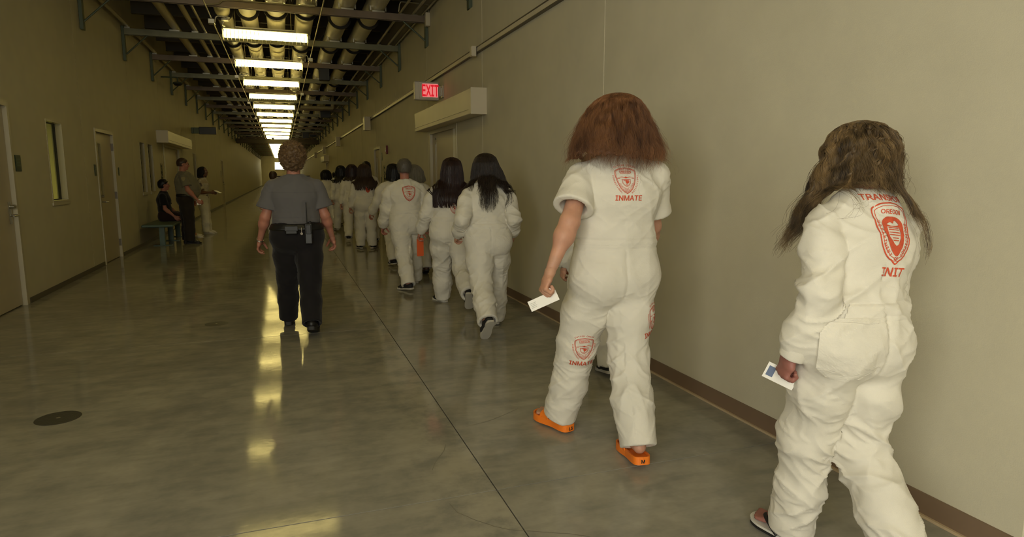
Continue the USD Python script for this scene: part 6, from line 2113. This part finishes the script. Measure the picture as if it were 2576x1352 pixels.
add_band(tC, JC, mT2, oT2, M_LEATHER, JC['pelvis'][2] + 0.05, 0.028, 0.012, 'duty_belt')
for L in 'lr':
    add_shoe(tC, JC, L, M_LEATHER, M_SOLEB, 0.008, boot=0.03, name='boot')
add_cap(tC, JC, H_BROWN, thick=0.008, back=-0.045, seed=25, h=0.007)
gl = []
for x in (-0.034, 0.034):
    gg = np.linspace(0, 2 * np.pi, 19)
    gl.append(tube(JC['head'] + (np.stack([x + 0.024 * np.cos(gg), 0 * gg + 0.098, 0.002 + 0.018 * np.sin(gg)], 1)) @ JC['Rhead'].T, 0.0022, 6, cap=False))
    gl.append(tube(JC['head'] + np.array([(np.sign(x) * 0.057, 0.096, 0.006), (np.sign(x) * 0.074, 0.05, 0.008), (np.sign(x) * 0.078, -0.015, 0.006)]) @ JC['Rhead'].T, 0.002, 6))
obj('glasses', join(gl), M_BLACK, tC, smooth=True)
sk2 = Skin(mS2)
ns = unit(JC['R'][:, 0])
obj('shoulder_patch', decal(sk2, shield_outline(0.07, 0.085), JC['rsh'] + V(0, 0, -0.07), JC['R'][:, 1], ns, 0.02, 0.003), mat('patch_gold', (0.30, 0.26, 0.12), 0.7), oS2)
t = thing('folded_paper', 'pale folded paper at the hip of the stout officer', 'paper', C_POS)
hp = JC['rhand'] + JC['R'] @ V(0.0, -0.03, 0.03)
pb = box(-0.003, 0.003, -0.045, 0.03, -0.06, 0.06)
pb.vertices = hp + np.asarray(pb.vertices) @ JC['R'].T
obj('sheet', pb, M_CARD, t)

G_POS = V(-1.80, 16.95, 0)
JG = skeleton(H=1.57, yaw=-98, lean=2, slope=5, head_yaw=-10, head_pitch=-8, lhip=4, rhip=8, lknee=2, rknee=8, labd=3, rabd=3, lsh=4, rsh=2, lel=92, rel=96, lout=6, rout=6, lturn=25, rturn=25, sole=0.02)
tG = thing('person', 'woman in a patterned smock and pale trousers standing by the left wall with a booklet', 'person', G_POS)
add_body(tG, JG, S_BROWN, 0.012, hands=((45, 30), (45, 30)), hand_h=0.005)
mT3, oT3 = add_garment(tG, 'trousers', JG, C_WHITE, 0.0125, 0.008, 75, top=False, hips=1.05, legw=1.05)
mS3, oS3 = add_garment(tG, 'smock', JG, C_SCRUB, 0.012, 0.008, 77, bottom=False, sleeve='short', girth=1.08, armw=1.05)
for L in 'lr':
    add_shoe(tG, JG, L, M_WHITESHOE, M_SOLEW, 0.009)
long_hair(H_BLACK, 0.27, 0.14, 27, 300, 0.15, 0.05, grid=(90, 36), wave=0.08)(tG, JG)
t = thing('booklet', 'small pale booklet in the hands of the woman in the patterned smock', 'book', G_POS)
bkc = (JG['lhand'] + JG['rhand']) / 2 + JG['R'] @ V(0, 0.05, 0.02)
bb = box(-0.10, 0.10, -0.07, 0.07, -0.006, 0.006, 0.002)
bb.vertices = bkc + np.asarray(bb.vertices) @ (JG['R'] @ rot(V(1, 0, 0), -25)).T
obj('cover', bb, M_CARD, t)

S_POS = V(-2.36, 15.25, 0)
JS = skeleton(H=1.60, yaw=-88, lean=-2, slope=6, head_pitch=-6, lhip=84, rhip=82, lknee=68, rknee=62, labd=3, rabd=3, lfoot=-6, rfoot=-4, lsh=14, rsh=10, lel=45, rel=40, lout=8, rout=8, sit=0.56)
tS = thing('person', 'person in black tee shirt and shorts sitting on the teal bench', 'person', S_POS)
add_body(tS, JS, S_RED, 0.012, hands=((30, 25), (30, 25)), hand_h=0.005)
mT4, oT4 = add_garment(tS, 'shorts', JS, C_MAROON, 0.0125, 0.006, 79, top=False, hips=0.98, legw=1.05, legs_to=0.12)
mS4, oS4 = add_garment(tS, 'tee_shirt', JS, C_BLACKTEE, 0.0125, 0.008, 81, bottom=False, sleeve='short', girth=1.06, armw=1.1)
for L in 'lr':
    add_shoe(tS, JS, L, M_WHITESHOE, M_SOLEW, 0.009)
add_cap(tS, JS, H_BLACK, thick=0.016, back=-0.07, seed=29, h=0.008)
